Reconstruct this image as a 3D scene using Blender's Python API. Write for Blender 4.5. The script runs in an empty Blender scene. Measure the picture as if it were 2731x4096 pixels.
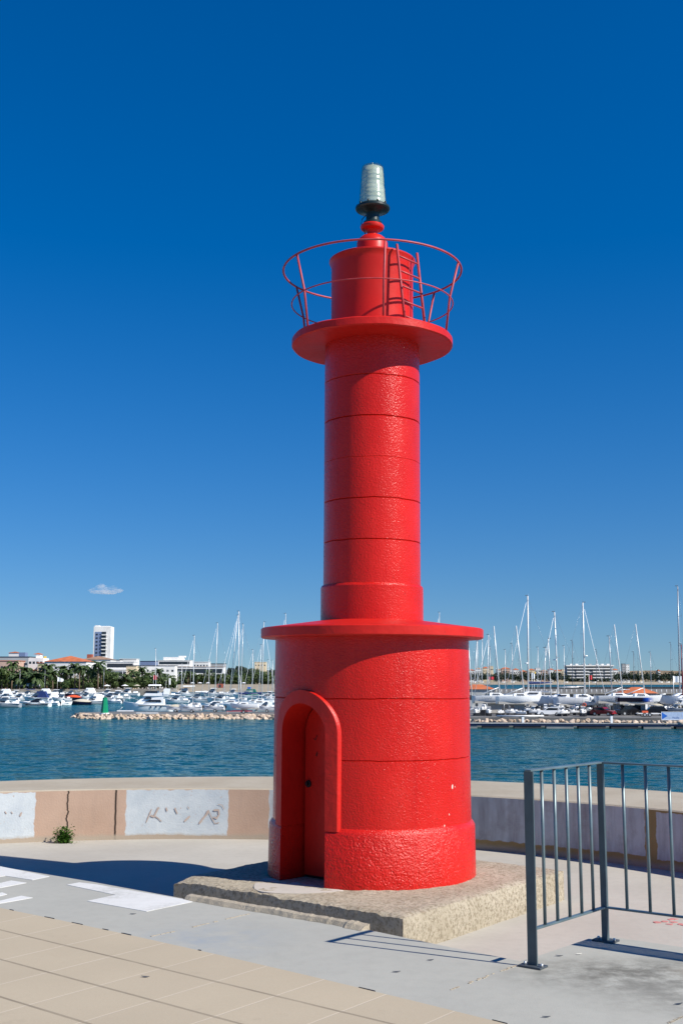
import bpy, bmesh, math, random
from mathutils import Vector, Matrix, noise
R = math.radians
PI = math.pi
random.seed(7)
scene = bpy.context.scene
COL = scene.collection

# ------------------------------------------------------------------ camera
F = 4600.0; CU, CV = 1365.5, 2048.0; EYE = 1.7
PITCH = math.atan(667 / F); CP, SP = math.cos(PITCH), math.sin(PITCH)
cam_d = bpy.data.cameras.new('camera'); cam = bpy.data.objects.new('camera', cam_d); COL.objects.link(cam)
cam.location = (0, 0, EYE); cam.rotation_euler = (PI / 2 + PITCH, 0, 0)
cam_d.sensor_fit = 'VERTICAL'; cam_d.sensor_height = 24.0; cam_d.lens = 24.0 * F / 4096.0
cam_d.clip_start = 0.1; cam_d.clip_end = 60000
scene.camera = cam
scene.render.resolution_x, scene.render.resolution_y = 682, 1024

def at_z(U, V, z):
    t = (V - CV) / F; k = (z - EYE) / (SP - t * CP)
    return Vector(((U - CU) / F * k, (CP + t * SP) * k, z))
def gx(U, Y, z): return (U - CU) / F * (Y * CP + (z - EYE) * SP)
def zv(V, Y):
    t = (V - CV) / F
    return EYE + Y * (SP - t * CP) / (CP + t * SP)
def at_y(U, V, Y):
    z = zv(V, Y); return Vector((gx(U, Y, z), Y, z))

# ------------------------------------------------------------------ mesh builder
class MB:
    def __init__(s): s.v = []; s.f = []; s.m = []; s.sm = []
    def add(s, vs, fs, mi=0, smooth=False):
        o = len(s.v); s.v += [tuple(p) for p in vs]
        for f in fs: s.f.append([i + o for i in f]); s.m.append(mi); s.sm.append(smooth)
    def box(s, c, d, rz=0, mi=0, taper=1.0):
        x, y, z = d[0] / 2, d[1] / 2, d[2] / 2; ca, sa = math.cos(rz), math.sin(rz); vs = []
        for k in (-1, 1):
            t = taper if k > 0 else 1
            for a, b in ((-1, -1), (1, -1), (1, 1), (-1, 1)):
                px, py = a * x * t, b * y * t
                vs.append((c[0] + px * ca - py * sa, c[1] + px * sa + py * ca, c[2] + k * z))
        s.add(vs, [(3, 2, 1, 0), (4, 5, 6, 7), (0, 1, 5, 4), (1, 2, 6, 5), (2, 3, 7, 6), (3, 0, 4, 7)], mi)
        return s
    def bbox(s, c, d, rz=0, b=0.01, mi=0):
        bm = bmesh.new(); bmesh.ops.create_cube(bm, size=1)
        for v in bm.verts: v.co = Vector((v.co.x * d[0], v.co.y * d[1], v.co.z * d[2]))
        bmesh.ops.bevel(bm, geom=bm.edges[:], offset=b, segments=2, affect='EDGES', profile=0.6)
        M = Matrix.Translation(c) @ Matrix.Rotation(rz, 4, 'Z')
        s.add([M @ v.co for v in bm.verts], [[v.index for v in f.verts] for f in bm.faces], mi); bm.free()
        return s
    def tube(s, pts, r, n=8, closed=False, r2=None, mi=0, caps=True):
        pts = [Vector(p) for p in pts]; N = len(pts); vs = []; fs = []
        for i, p in enumerate(pts):
            if closed: d = pts[(i + 1) % N] - pts[i - 1]
            else: d = pts[min(i + 1, N - 1)] - pts[max(i - 1, 0)]
            d.normalize(); up = Vector((0, 0, 1)) if abs(d.z) < .95 else Vector((1, 0, 0))
            a = d.cross(up).normalized(); b = d.cross(a)
            rr = r if r2 is None else r + (r2 - r) * i / (N - 1)
            for k in range(n):
                t = 2 * PI * k / n; vs.append(p + a * math.cos(t) * rr + b * math.sin(t) * rr)
        for i in range(N if closed else N - 1):
            j = (i + 1) % N
            for k in range(n):
                l = (k + 1) % n; fs.append((i * n + k, i * n + l, j * n + l, j * n + k))
        s.add(vs, fs, mi, True)
        if not closed and caps:
            o = len(s.v) - len(vs)
            s.f.append([o + k for k in range(n)][::-1]); s.m.append(mi); s.sm.append(False)
            s.f.append([o + (N - 1) * n + k for k in range(n)]); s.m.append(mi); s.sm.append(False)
        return s
    def lathe(s, prof, n=48, c=(0, 0, 0), mi=0, smooth=True):
        # each profile segment gets its own ring pair so corners stay crisp
        for (r0, z0), (r1, z1) in zip(prof[:-1], prof[1:]):
            vs = []
            for r, z in ((r0, z0), (r1, z1)):
                for k in range(n):
                    t = 2 * PI * k / n; vs.append((c[0] + r * math.cos(t), c[1] + r * math.sin(t), c[2] + z))
            fs = [(k, (k + 1) % n, n + (k + 1) % n, n + k) for k in range(n)]
            s.add(vs, fs, mi, smooth)
        return s
    def prism(s, poly, z0, z1, mi=0):
        n = len(poly); a = sum(poly[i][0] * poly[(i + 1) % n][1] - poly[(i + 1) % n][0] * poly[i][1] for i in range(n))
        if a < 0: poly = poly[::-1]
        vs = [(x, y, z0) for x, y in poly] + [(x, y, z1) for x, y in poly]
        fs = [list(range(n))[::-1], [n + i for i in range(n)]] + [(i, (i + 1) % n, n + (i + 1) % n, n + i) for i in range(n)]
        s.add(vs, fs, mi); return s
    def side(s, poly, y0, y1, mi=0):          # x-z outline extruded along y
        n = len(poly); a = sum(poly[i][0] * poly[(i + 1) % n][1] - poly[(i + 1) % n][0] * poly[i][1] for i in range(n))
        if a < 0: poly = poly[::-1]
        vs = [(x, y0, z) for x, z in poly] + [(x, y1, z) for x, z in poly]
        fs = [list(range(n)), [n + i for i in range(n)][::-1]] + [(i, n + i, n + (i + 1) % n, (i + 1) % n) for i in range(n)]
        s.add(vs, fs, mi); return s
    def blob(s, c, rad, sub=1, amp=.3, sc=1.5, seed=0, mi=0, smooth=False, flat=None):
        bm = bmesh.new(); bmesh.ops.create_icosphere(bm, subdivisions=sub, radius=1)
        off = Vector((seed * 7.3, seed * 3.1, seed * 1.7)); vs = []
        for v in bm.verts:
            k = 1 + amp * noise.noise(v.co * sc + off)
            p = Vector((v.co.x * rad[0] * k, v.co.y * rad[1] * k, v.co.z * rad[2] * k))
            if flat is not None and p.z < flat: p.z = flat
            vs.append(p + Vector(c))
        s.add(vs, [[v.index for v in f.verts] for f in bm.faces], mi, smooth); bm.free(); return s
    def mesh(s, name, mats):
        me = bpy.data.meshes.new(name); me.from_pydata(s.v, [], s.f)
        if not isinstance(mats, (list, tuple)): mats = [mats]
        for m in mats: me.materials.append(m)
        me.polygons.foreach_set('material_index', s.m); me.polygons.foreach_set('use_smooth', s.sm); me.update()
        return me
    def build(s, name, mats, parent=None, loc=None, rz=0):
        o = bpy.data.objects.new(name, s.mesh(name, mats)); COL.objects.link(o)
        if parent is not None: o.parent = parent
        if loc is not None: o.location = loc; o.rotation_euler = (0, 0, rz)
        return o

def tag(o, label=None, cat=None, group=None, kind=None):
    if label: o['label'] = label
    if cat: o['category'] = cat
    if group: o['group'] = group
    if kind: o['kind'] = kind
    return o
def empty(name, loc, rz=0, label=None, cat=None, group=None):
    o = bpy.data.objects.new(name, None); COL.objects.link(o); o.location = loc; o.rotation_euler = (0, 0, rz)
    return tag(o, label, cat, group)
def copy_tree(o, parent=None):
    c = o.copy(); COL.objects.link(c)
    if parent is not None: c.parent = parent
    for ch in list(o.children): copy_tree(ch, c)
    return c
def struct(o): o['kind'] = 'structure'; return o

# ------------------------------------------------------------------ materials
class NT:
    def __init__(s, name):
        s.m = bpy.data.materials.new(name); s.m.use_nodes = True; s.t = s.m.node_tree; s.n = s.t.nodes; s.l = s.t.links
        s.b = s.n['Principled BSDF']
    def new(s, ty, **kw):
        x = s.n.new(ty)
        for k, v in kw.items(): setattr(x, k, v)
        return x
    def link(s, a, b): s.l.new(a, b)
    def coord(s, kind='Object'):
        if kind == 'Position': return s.new('ShaderNodeNewGeometry').outputs['Position']
        return s.new('ShaderNodeTexCoord').outputs[kind]
    def noise(s, vec, scale, detail=4, rough=.6, stretch=None):
        if stretch:
            mp = s.new('ShaderNodeMapping'); mp.inputs['Scale'].default_value = stretch; s.link(vec, mp.inputs['Vector']); vec = mp.outputs[0]
        x = s.new('ShaderNodeTexNoise'); x.inputs['Scale'].default_value = scale; x.inputs['Detail'].default_value = detail
        x.inputs['Roughness'].default_value = rough; s.link(vec, x.inputs['Vector']); return x.outputs['Fac']
    def ramp(s, fac, a, b, c0=(0, 0, 0, 1), c1=(1, 1, 1, 1)):
        x = s.new('ShaderNodeValToRGB'); e = x.color_ramp.elements
        e[0].position = a; e[1].position = b; e[0].color = c0; e[1].color = c1; s.link(fac, x.inputs[0]); return x.outputs[0]
    def mix(s, fac, a, b, mode='MIX'):
        x = s.new('ShaderNodeMix'); x.data_type = 'RGBA'; x.blend_type = mode
        for sock, v in ((x.inputs[0], fac), (x.inputs[6], a), (x.inputs[7], b)):
            if isinstance(v, (int, float)): sock.default_value = v
            elif isinstance(v, tuple): sock.default_value = (*v[:3], 1)
            else: s.link(v, sock)
        return x.outputs[2]
    def math(s, op, a, b=None, c=None, clamp=False):
        x = s.new('ShaderNodeMath', operation=op); x.use_clamp = clamp
        for i, v in enumerate((a, b, c)):
            if v is None: continue
            if isinstance(v, (int, float)): x.inputs[i].default_value = v
            else: s.link(v, x.inputs[i])
        return x.outputs[0]
    def bump(s, h, strength, dist):
        x = s.new('ShaderNodeBump'); x.inputs['Strength'].default_value = strength; x.inputs['Distance'].default_value = dist
        s.link(h, x.inputs['Height']); s.link(x.outputs[0], s.b.inputs['Normal']); return x
    def set(s, **kw):
        for k, v in kw.items():
            k = k.replace('_', ' ')
            if isinstance(v, (int, float)): s.b.inputs[k].default_value = v
            elif isinstance(v, tuple): s.b.inputs[k].default_value = (*v[:3], 1)
            else: s.link(v, s.b.inputs[k])
        return s.m

def basic(name, col, rough=.5, metal=0.0, var=.12, scale=2.0, bump=0, bscale=20, bdist=.01, kind='Object', spec=.5):
    t = NT(name); c = t.coord(kind); n = t.noise(c, scale, 5)
    a = tuple(x * (1 - var) for x in col); b = tuple(min(1, x * (1 + var)) for x in col)
    t.set(Base_Color=t.ramp(n, .3, .7, (*a, 1), (*b, 1)), Roughness=rough, Metallic=metal, Specular_IOR_Level=spec)
    if bump: t.bump(t.noise(c, bscale, 4), bump, bdist)
    return t.m

def red_paint(name, bscale, bstr, bdist, rough, streak=True, amp2=0.0):
    t = NT(name); c = t.coord('Object')
    n1 = t.noise(c, 1.3, 4); st = t.noise(c, 5, 4, .6, (1, 1, .06))
    base = t.ramp(n1, .3, .75, (.50, .011, .006, 1), (.62, .017, .010, 1))
    if streak: base = t.mix(t.math('MULTIPLY', t.ramp(st, .52, .72), .35), base, (.38, .006, .005))
    fade = t.ramp(t.noise(c, 2.3, 6, .65, (1, 1, .45)), .52, .8); base = t.mix(t.math('MULTIPLY', fade, .30), base, (.62, .045, .03))
    dk = t.ramp(t.noise(c, 30, 2, .5), .70, .74); base = t.mix(t.math('MULTIPLY', dk, .5), base, (.12, .012, .008))
    nb = t.noise(c, bscale, 3, .55); nb2 = t.noise(c, bscale * .28, 2, .5)
    h = t.math('ADD', nb, t.math('MULTIPLY', nb2, amp2 + .3))
    t.set(Base_Color=base, Roughness=t.math('ADD', t.math('MULTIPLY', t.noise(c, 3, 3), .2), rough - .1), Specular_IOR_Level=.3)
    t.bump(h, bstr, bdist)
    return t.m
M = {}
M['red_rough'] = red_paint('red masonry paint', 54, .78, .012, .24)
M['red_shaft'] = red_paint('red shaft paint', 48, .60, .012, .26)
M['red_coarse'] = red_paint('red coarse masonry paint', 42, .85, .018, .27, amp2=.5)
M['red_smooth'] = red_paint('red smooth render paint', 12, .3, .02, .42)
M['red_metal'] = red_paint('red painted metal', 8, .12, .01, .40, streak=False)
M['red_rail'] = basic('faded red rail paint', (.42, .045, .05), .5, var=.25, scale=8)
M['chip'] = basic('bare plaster chip', (.6, .58, .5), .8)
M['black_metal'] = basic('black green painted metal', (.012, .024, .022), .35, var=.3)
M['dark'] = basic('dark void paint', (.008, .007, .008), .6)

def concrete(name, a, b, stain=None, sc=1.0, bump=.35, bdist=.006, spots=True, extra=None, kind='Position'):
    t = NT(name); c = t.coord(kind)
    n1 = t.noise(c, .7 * sc, 6, .62); n2 = t.noise(c, 9 * sc, 5, .7); n3 = t.noise(c, 120 * sc, 2, .6)
    col = t.ramp(n1, .3, .72, (*a, 1), (*b, 1))
    col = t.mix(t.math('MULTIPLY', t.ramp(n2, .45, .75), .25), col, tuple(x * .72 for x in a))
    col = t.mix(t.math('MULTIPLY', t.ramp(n3, .35, .7), .22), col, tuple(x * .8 for x in a))
    if extra: col = extra(t, c, col)
    t.set(Base_Color=col, Roughness=.85, Specular_IOR_Level=.25)
    t.bump(t.math('ADD', t.math('MULTIPLY', n3, .5), n2), bump, bdist)
    return t.m
def dirt(t, c, col):     # a dried puddle of silt on the walkway by the railing
    def spot(col, ctr, sc, strength, dark):
        mp = t.new('ShaderNodeMapping'); mp.vector_type = 'POINT'
        mp.inputs['Location'].default_value = (-ctr[0] * sc[0], -ctr[1] * sc[1], 0); mp.inputs['Scale'].default_value = (sc[0], sc[1], 0)
        t.link(c, mp.inputs['Vector']); ln = t.new('ShaderNodeVectorMath', operation='LENGTH'); t.link(mp.outputs[0], ln.inputs[0])
        g = t.math('SUBTRACT', 1.0, ln.outputs['Value'], clamp=True)
        nn = t.noise(c, 5, 6, .7); k = t.math('MULTIPLY', g, t.ramp(nn, .36, .62)); k = t.math('MULTIPLY', k, strength, clamp=True)
        return t.mix(k, col, dark)
    col = spot(col, (1.72, 7.0), (1.05, 1.9), 1.5, (.17, .165, .14))
    col = spot(col, (2.15, 6.55), (1.0, 1.7), 1.2, (.19, .185, .16))
    col = spot(col, (2.3, 7.0), (2.2, 3.2), .9, (.36, .29, .2))
    col = spot(col, (-.9, 7.9), (1.5, 1.5), .8, (.28, .31, .33))
    return col
M['band'] = concrete('grey walkway concrete', (.36, .355, .312), (.425, .415, .36), extra=dirt)
M['pale'] = concrete('pale dock concrete', (.40, .37, .315), (.48, .45, .385))
def grit(t, c, col):
    v = t.new('ShaderNodeTexVoronoi'); v.inputs['Scale'].default_value = 38; t.link(c, v.inputs['Vector'])
    n = t.noise(c, 26, 4, .75); n2 = t.noise(c, 3.5, 4, .6)
    col = t.mix(t.math('MULTIPLY', t.ramp(n, .47, .61), .72), col, (.25, .195, .125)); col = t.mix(t.math('MULTIPLY', t.ramp(v.outputs['Distance'], .0, .22, (1, 1, 1, 1), (0, 0, 0, 1)), .5), col, (.70, .64, .52))
    return t.mix(t.math('MULTIPLY', t.ramp(n2, .52, .72), .3), col, (.30, .23, .14))
M['slab'] = concrete('pitted slab concrete', (.53, .46, .335), (.66, .58, .44), sc=2.6, bump=.75, bdist=.04, extra=grit)
M['mortar'] = concrete('mortar', (.40, .33, .23), (.50, .44, .34), bump=.8, bdist=.02)
M['doorstep'] = concrete('doorstep cement', (.46, .42, .36), (.54, .49, .43))
M['coping'] = concrete('wall coping concrete', (.36, .305, .225), (.46, .41, .32), bump=.5, bdist=.012)
def worn(t, c, col):
    k = t.math('ADD', t.math('MULTIPLY', t.noise(c, 2.0, 5, .6), .6), t.math('MULTIPLY', t.noise(c, 22, 5, .75), .4)); return t.mix(t.math('MULTIPLY', t.ramp(k, .52, .60), .55), col, (.42, .415, .375))
M['white_line'] = concrete('white ground paint', (.60, .595, .565), (.70, .695, .66), bump=.2, extra=worn)
M['quay'] = basic('quay asphalt', (.16, .155, .145), .9, var=.25, scale=.25, kind='Position')
M['quay_side'] = basic('quay concrete', (.27, .245, .205), .9, var=.3, scale=.3, kind='Position')
M['sand'] = basic('beach sand', (.33, .275, .19), .95, var=.15, scale=.05, kind='Position')
M['land'] = basic('shore land', (.16, .15, .09), .95, var=.4, scale=.02, kind='Position')
M['white'] = basic('white gelcoat', (.9, .9, .885), .25, var=.05)
M['white_c'] = basic('white canvas', (.88, .88, .87), .8, var=.06)
M['grey_hull'] = basic('grey hull paint', (.36, .39, .42), .4)
M['navy'] = basic('navy canvas', (.012, .03, .13), .7, var=.3)
M['navy_hull'] = basic('navy hull gloss', (.008, .012, .045), .15)
M['teal_c'] = basic('green canvas', (.01, .13, .10), .8)
M['glass_dark'] = basic('tinted boat window', (.012, .015, .022), .08)
M['glass_blue'] = basic('blue window glass', (.05, .08, .12), .1)
M['mast'] = basic('anodised mast', (.72, .72, .70), .35, metal=.15)
M['mast_g'] = basic('grey mast', (.42, .44, .46), .35, metal=.3)
M['mast_d'] = basic('dark mast', (.10, .11, .13), .4)
M['mast_r'] = basic('maroon mast', (.16, .02, .04), .4)
M['wire'] = basic('rigging wire', (.25, .27, .3), .3, metal=.5)
M['beige'] = basic('beige tarpaulin', (.52, .47, .36), .9)
M['orange'] = basic('orange gear', (.70, .10, .03), .6)
M['rubber'] = basic('black rubber', (.012, .012, .013), .6)
M['alu'] = basic('aluminium rim', (.6, .6, .58), .35, metal=.6)
M['red_car'] = basic('red car paint', (.20, .008, .012), .2)
M['black_car'] = basic('black car paint', (.012, .012, .014), .15)
M['blue'] = basic('blue paint', (.01, .12, .50), .5)
M['antifoul'] = basic('grey antifouling', (.42, .40, .36), .8)
M['green_b'] = basic('green beacon paint', (.0, .23, .10), .4)
M['wall_w'] = basic('white plaster', (.74, .73, .70), .9, kind='Position', scale=.1)
M['wall_g'] = basic('grey plaster', (.36, .37, .37), .9, kind='Position', scale=.1)
M['wall_y'] = basic('cream plaster', (.66, .54, .36), .9, kind='Position', scale=.1)
M['wall_p'] = basic('pink plaster', (.52, .36, .28), .9, kind='Position', scale=.1)
M['wall_b'] = basic('blue grey facade', (.16, .22, .36), .8, kind='Position', scale=.1)
M['brick'] = basic('brick red facade', (.33, .09, .055), .9, kind='Position', scale=.1)
M['tile_r'] = basic('terracotta roof tiles', (.48, .135, .05), .9, var=.3, scale=.35, kind='Position')
M['tile_b'] = basic('brown roof tiles', (.32, .2, .13), .9, var=.3, scale=.3, kind='Position')
M['dark_roof'] = basic('dark roof edge', (.03, .035, .05), .8)
M['win'] = basic('dark window', (.03, .04, .05), .2)
M['wharf'] = basic('dark wharf', (.035, .036, .04), .9, var=.5, scale=.3, kind='Position')
M['wharf_g'] = basic('wharf parapet concrete', (.22, .215, .21), .9, var=.2, scale=.3, kind='Position')
M['yellow'] = basic('yellow paint', (.75, .48, .05), .6)
M['red_cloth'] = basic('red cloth', (.6, .03, .05), .8)
M['bark'] = basic('palm bark', (.17, .12, .08), .95, var=.3, scale=3)
M['bark_g'] = basic('grey bark', (.10, .085, .07), .95, var=.3, scale=3)
M['hill'] = basic('dry hill', (.24, .17, .09), .95, var=.35, scale=.01, kind='Position')
M['galv'] = basic('grey green rail paint', (.13, .18, .195), .36, var=.25, scale=6, metal=.25)
M['galv_shade'] = basic('shaded rail post paint', (.062, .088, .098), .42, var=.25, scale=6)  # darker copy of the rail paint: the posts' shaded faces put into the colour
M['plate'] = basic('dark steel plate', (.05, .06, .07), .5, var=.3, scale=9)

def leafmat(name, a, b, sc=.6):
    t = NT(name); c = t.coord('Object'); n = t.noise(c, sc, 3); n2 = t.noise(c, sc * 9, 2)
    col = t.ramp(n, .35, .65, (*a, 1), (*b, 1)); col = t.mix(t.math('MULTIPLY', n2, .5), col, tuple(x * .5 for x in a))
    t.set(Base_Color=col, Roughness=.6, Specular_IOR_Level=.3); return t.m
M['palm'] = leafmat('palm leaf', (.035, .065, .02), (.08, .12, .035))
M['palm_d'] = leafmat('dead palm skirt', (.16, .10, .035), (.12, .11, .04))
M['leaf'] = leafmat('broad leaf', (.03, .06, .012), (.085, .12, .03))
M['leaf_d'] = leafmat('dark pine leaf', (.018, .035, .018), (.04, .065, .03))
M['weed'] = leafmat('weed leaf', (.04, .12, .014), (.13, .27, .035), 20)

def rockmat():
    t = NT('breakwater stone'); c = t.coord('Object'); oi = t.new('ShaderNodeObjectInfo')
    base = t.ramp(oi.outputs['Random'], 0, 1, (.42, .32, .22, 1), (.58, .47, .37, 1))
    n = t.noise(c, 2.2, 5); col = t.mix(t.math('MULTIPLY', t.ramp(n, .5, .7), .55), base, (.40, .19, .08))
    col = t.mix(t.math('MULTIPLY', t.ramp(t.noise(c, 1.1, 3), .55, .7), .5), col, (.16, .13, .10))
    t.set(Base_Color=col, Roughness=.9); t.bump(t.noise(c, 5, 4), .6, .1); return t.m
M['rock'] = rockmat()

# tiled paving: joint grid follows the paving's own axes
def tilemat():
    t = NT('sand coloured paving'); c = t.coord('Position')
    n1 = t.noise(c, .6, 5); n2 = t.noise(c, 150, 2, .6); n4 = t.noise(c, 14, 5, .7)
    col = t.ramp(n1, .3, .7, (.43, .362, .258, 1), (.485, .41, .293, 1))
    col = t.mix(t.math('MULTIPLY', t.ramp(n2, .35, .75), .3), col, (.33, .265, .185))
    col = t.mix(t.math('MULTIPLY', t.ramp(n4, .6, .8), .2), col, (.34, .29, .22))
    sep = t.new('ShaderNodeSeparateXYZ'); t.link(c, sep.inputs[0])
    def line(dx, dy, off, per, w):
        a = t.math('ADD', t.math('MULTIPLY', sep.outputs[0], dx / per), t.math('MULTIPLY', sep.outputs[1], dy / per))
        a = t.math('ADD', a, -off / per + 100.5)
        wob = t.math('MULTIPLY', t.math('SUBTRACT', t.noise(c, 6, 3), .5), .012)
        f = t.math('FRACT', t.math('ADD', a, wob)); d = t.math('ABSOLUTE', t.math('SUBTRACT', f, .5))
        return t.math('SUBTRACT', 1, t.ramp_f(d, w * .5 / per, w / per))
    def ramp_f(d, a, b):
        x = t.new('ShaderNodeMapRange'); x.inputs['From Min'].default_value = a; x.inputs['From Max'].default_value = b
        t.link(d, x.inputs['Value']); return x.outputs[0]
    t.ramp_f = ramp_f
    th = R(40.0); nrx, nry = math.sin(th), math.cos(th)          # across the long joints
    row = line(nrx, nry, nrx * -1.71 + nry * 7.03, .482, .013)
    colj = line(.800, -.600, .800 * -1.71 - .600 * 7.03, .462, .006)
    col = t.mix(t.math('MULTIPLY', colj, .65), col, (.60, .52, .41))
    col = t.mix(t.math('MULTIPLY', row, t.math('ADD', t.math('MULTIPLY', t.noise(c, 3, 3), 1.0), .2)), col, (.19, .155, .11))
    def cell(dx, dy, off, per): return t.math('FLOOR', t.math('ADD', t.math('ADD', t.math('MULTIPLY', sep.outputs[0], dx / per), t.math('MULTIPLY', sep.outputs[1], dy / per)), -off / per + 101.0))
    cb = t.new('ShaderNodeCombineXYZ'); t.link(cell(nrx, nry, nrx * -1.71 + nry * 7.03, .482), cb.inputs[0]); t.link(cell(.8, -.6, .8 * -1.71 - .6 * 7.03, .462), cb.inputs[1])
    wn_ = t.new('ShaderNodeTexWhiteNoise'); t.link(cb.outputs[0], wn_.inputs['Vector']); col = t.mix(t.math('MULTIPLY', wn_.outputs['Value'], .22), col, (.36, .30, .22))
    sp_ = t.ramp(t.noise(c, 2.2, 6, .7), .62, .74); col = t.mix(t.math('MULTIPLY', sp_, .35), col, (.27, .225, .165))
    t.set(Base_Color=col, Roughness=.85, Specular_IOR_Level=.25)
    h = t.math('SUBTRACT', t.math('MULTIPLY', n2, .25), t.math('ADD', row, t.math('MULTIPLY', colj, .25)))
    t.bump(h, .5, .006); return t.m
M['paving'] = tilemat()

def watermat():
    t = NT('harbour water'); c = t.coord('Position')
    def ncol(scale, det, st):
        mp = t.new('ShaderNodeMapping'); mp.inputs['Scale'].default_value = st; t.link(c, mp.inputs['Vector'])
        x = t.new('ShaderNodeTexNoise'); x.inputs['Scale'].default_value = scale; x.inputs['Detail'].default_value = det; x.inputs['Roughness'].default_value = .55; t.link(mp.outputs[0], x.inputs['Vector'])
        sb = t.new('ShaderNodeVectorMath', operation='SUBTRACT'); t.link(x.outputs['Color'], sb.inputs[0]); sb.inputs[1].default_value = (.5, .5, .5); return sb.outputs[0]
    def sc(v, k):
        m = t.new('ShaderNodeVectorMath', operation='MULTIPLY'); t.link(v, m.inputs[0]); m.inputs[1].default_value = (k, k, 0); return m.outputs[0]
    def addv(a, b_):
        m = t.new('ShaderNodeVectorMath', operation='ADD'); t.link(a, m.inputs[0])
        if isinstance(b_, tuple): m.inputs[1].default_value = b_
        else: t.link(b_, m.inputs[1])
        return m.outputs[0]
    v = addv(sc(ncol(.8, 4, (.6, 1.0, 1)), 1.7), sc(ncol(2.6, 2, (.7, 1.0, 1)), .9))
    gust = t.ramp(t.noise(c, .03, 3, .6, (.3, 1.0, 1)), .3, .75, (.75, .75, .75, 1), (1.15, 1.15, 1.15, 1))
    mm = t.new('ShaderNodeVectorMath', operation='MULTIPLY'); t.link(v, mm.inputs[0]); t.link(gust, mm.inputs[1])
    v = addv(mm.outputs[0], (0, 0, 1)); nz = t.new('ShaderNodeVectorMath', operation='NORMALIZE'); t.link(v, nz.inputs[0]); t.link(nz.outputs[0], t.b.inputs['Normal'])
    n_ = nz.outputs[0]; t.n.remove(t.b)
    df = t.new('ShaderNodeBsdfDiffuse'); gl = t.new('ShaderNodeBsdfGlossy'); gl.inputs['Roughness'].default_value = .12; t.link(n_, df.inputs['Normal']); t.link(n_, gl.inputs['Normal'])
    big = t.ramp(t.noise(c, .02, 4, .6, (.35, 1.0, 1)), .3, .7, (.002, .046, .064, 1), (.005, .082, .10, 1)); t.link(big, df.inputs['Color']); gl.inputs['Color'].default_value = (.75, 1, 1, 1)
    mx = t.new('ShaderNodeMixShader'); fr_ = t.new('ShaderNodeFresnel'); fr_.inputs['IOR'].default_value = 1.33; t.link(n_, fr_.inputs['Normal']); t.link(t.math('MULTIPLY_ADD', fr_.outputs[0], .62, .02, clamp=True), mx.inputs[0]); t.link(df.outputs[0], mx.inputs[1]); t.link(gl.outputs[0], mx.inputs[2]); t.link(mx.outputs[0], t.n['Material Output'].inputs['Surface'])
    return t.m
M['water'] = watermat()

# ------------------------------------------------------------------ world and sun
AZ = R(28.5); EL = R(39.5)
sunv = Vector((math.cos(AZ) * math.cos(EL), -math.sin(AZ) * math.cos(EL), math.sin(EL)))
w = bpy.data.worlds.new('World'); scene.world = w; w.use_nodes = True
wn = w.node_tree.nodes; wl = w.node_tree.links
sky = wn.new('ShaderNodeTexSky'); sky.sky_type = 'NISHITA'; sky.sun_disc = False
sky.sun_elevation = EL; sky.sun_rotation = math.atan2(sunv.x, sunv.y)
sky.air_density = 1.4; sky.dust_density = 0; sky.ozone_density = 6.0; sky.altitude = 0
tcw = wn.new('ShaderNodeTexCoord'); va = wn.new('ShaderNodeVectorMath'); va.operation = 'ADD'; va.inputs[1].default_value = (0, 0, .058); nm = wn.new('ShaderNodeVectorMath'); nm.operation = 'NORMALIZE'
wl.new(tcw.outputs['Generated'], va.inputs[0]); wl.new(va.outputs[0], nm.inputs[0]); wl.new(nm.outputs[0], sky.inputs[0])
tint = wn.new('ShaderNodeMix'); tint.data_type = 'RGBA'; tint.blend_type = 'MULTIPLY'; tint.inputs[0].default_value = 1; tint.inputs[7].default_value = (.85, .968, 1.26, 1); wl.new(sky.outputs[0], tint.inputs[6])
hs = wn.new('ShaderNodeHueSaturation'); hs.inputs['Saturation'].default_value = 1.25
wl.new(tint.outputs[2], hs.inputs['Color']); wl.new(hs.outputs[0], wn['Background'].inputs[0])
wn['Background'].inputs[1].default_value = .063
sd = bpy.data.lights.new('sun', 'SUN'); sd.energy = 5.0; sd.angle = R(.53); sd.color = (1, .95, .87)
so = bpy.data.objects.new('sun', sd); COL.objects.link(so); so.rotation_euler = sunv.to_track_quat('Z', 'Y').to_euler()
scene.view_settings.view_transform = 'Standard'; scene.view_settings.look = 'None'
scene.view_settings.exposure = 0.40; scene.view_settings.gamma = 1
scene.cycles.max_bounces = 10; scene.cycles.volume_bounces = 8; scene.cycles.transparent_max_bounces = 8
scene.cycles.use_adaptive_sampling = True
#PART2
# ------------------------------------------------------------------ the ground at the lighthouse
SEA = -6.3; LOW = -.99; SLABTOP = -.63; WTOP = -.15
o = struct(MB().prism([(-9000, -300), (9000, -300), (9000, 16000), (-9000, 16000)], SEA - .5, SEA).build('sea', M['water']))

k17 = 2731 / 1568
edge = [at_z(u, v, 0) for u, v in [(0, 3466), (370, 3527), (749, 3597), (1471, 3719), (1805, 3790), (2075, 3844), (2150, 3824), (2357, 3753), (2398, 3741), (2731, 3789)]]
e0, e1 = edge[0], edge[1]; ext0 = e0 + (e0 - e1).normalized() * 9; dl = (edge[-1] - edge[-2]).normalized(); ext1 = edge[-1] + dl * 6
wp = [(p.x, p.y) for p in [ext0] + edge + [ext1]] + [(ext1.x, -6), (ext0.x - 3, -6), (ext0.x - 3, ext0.y)]
struct(MB().prism(wp, -6.8, 0).build('walkway', M['band']))
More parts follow.
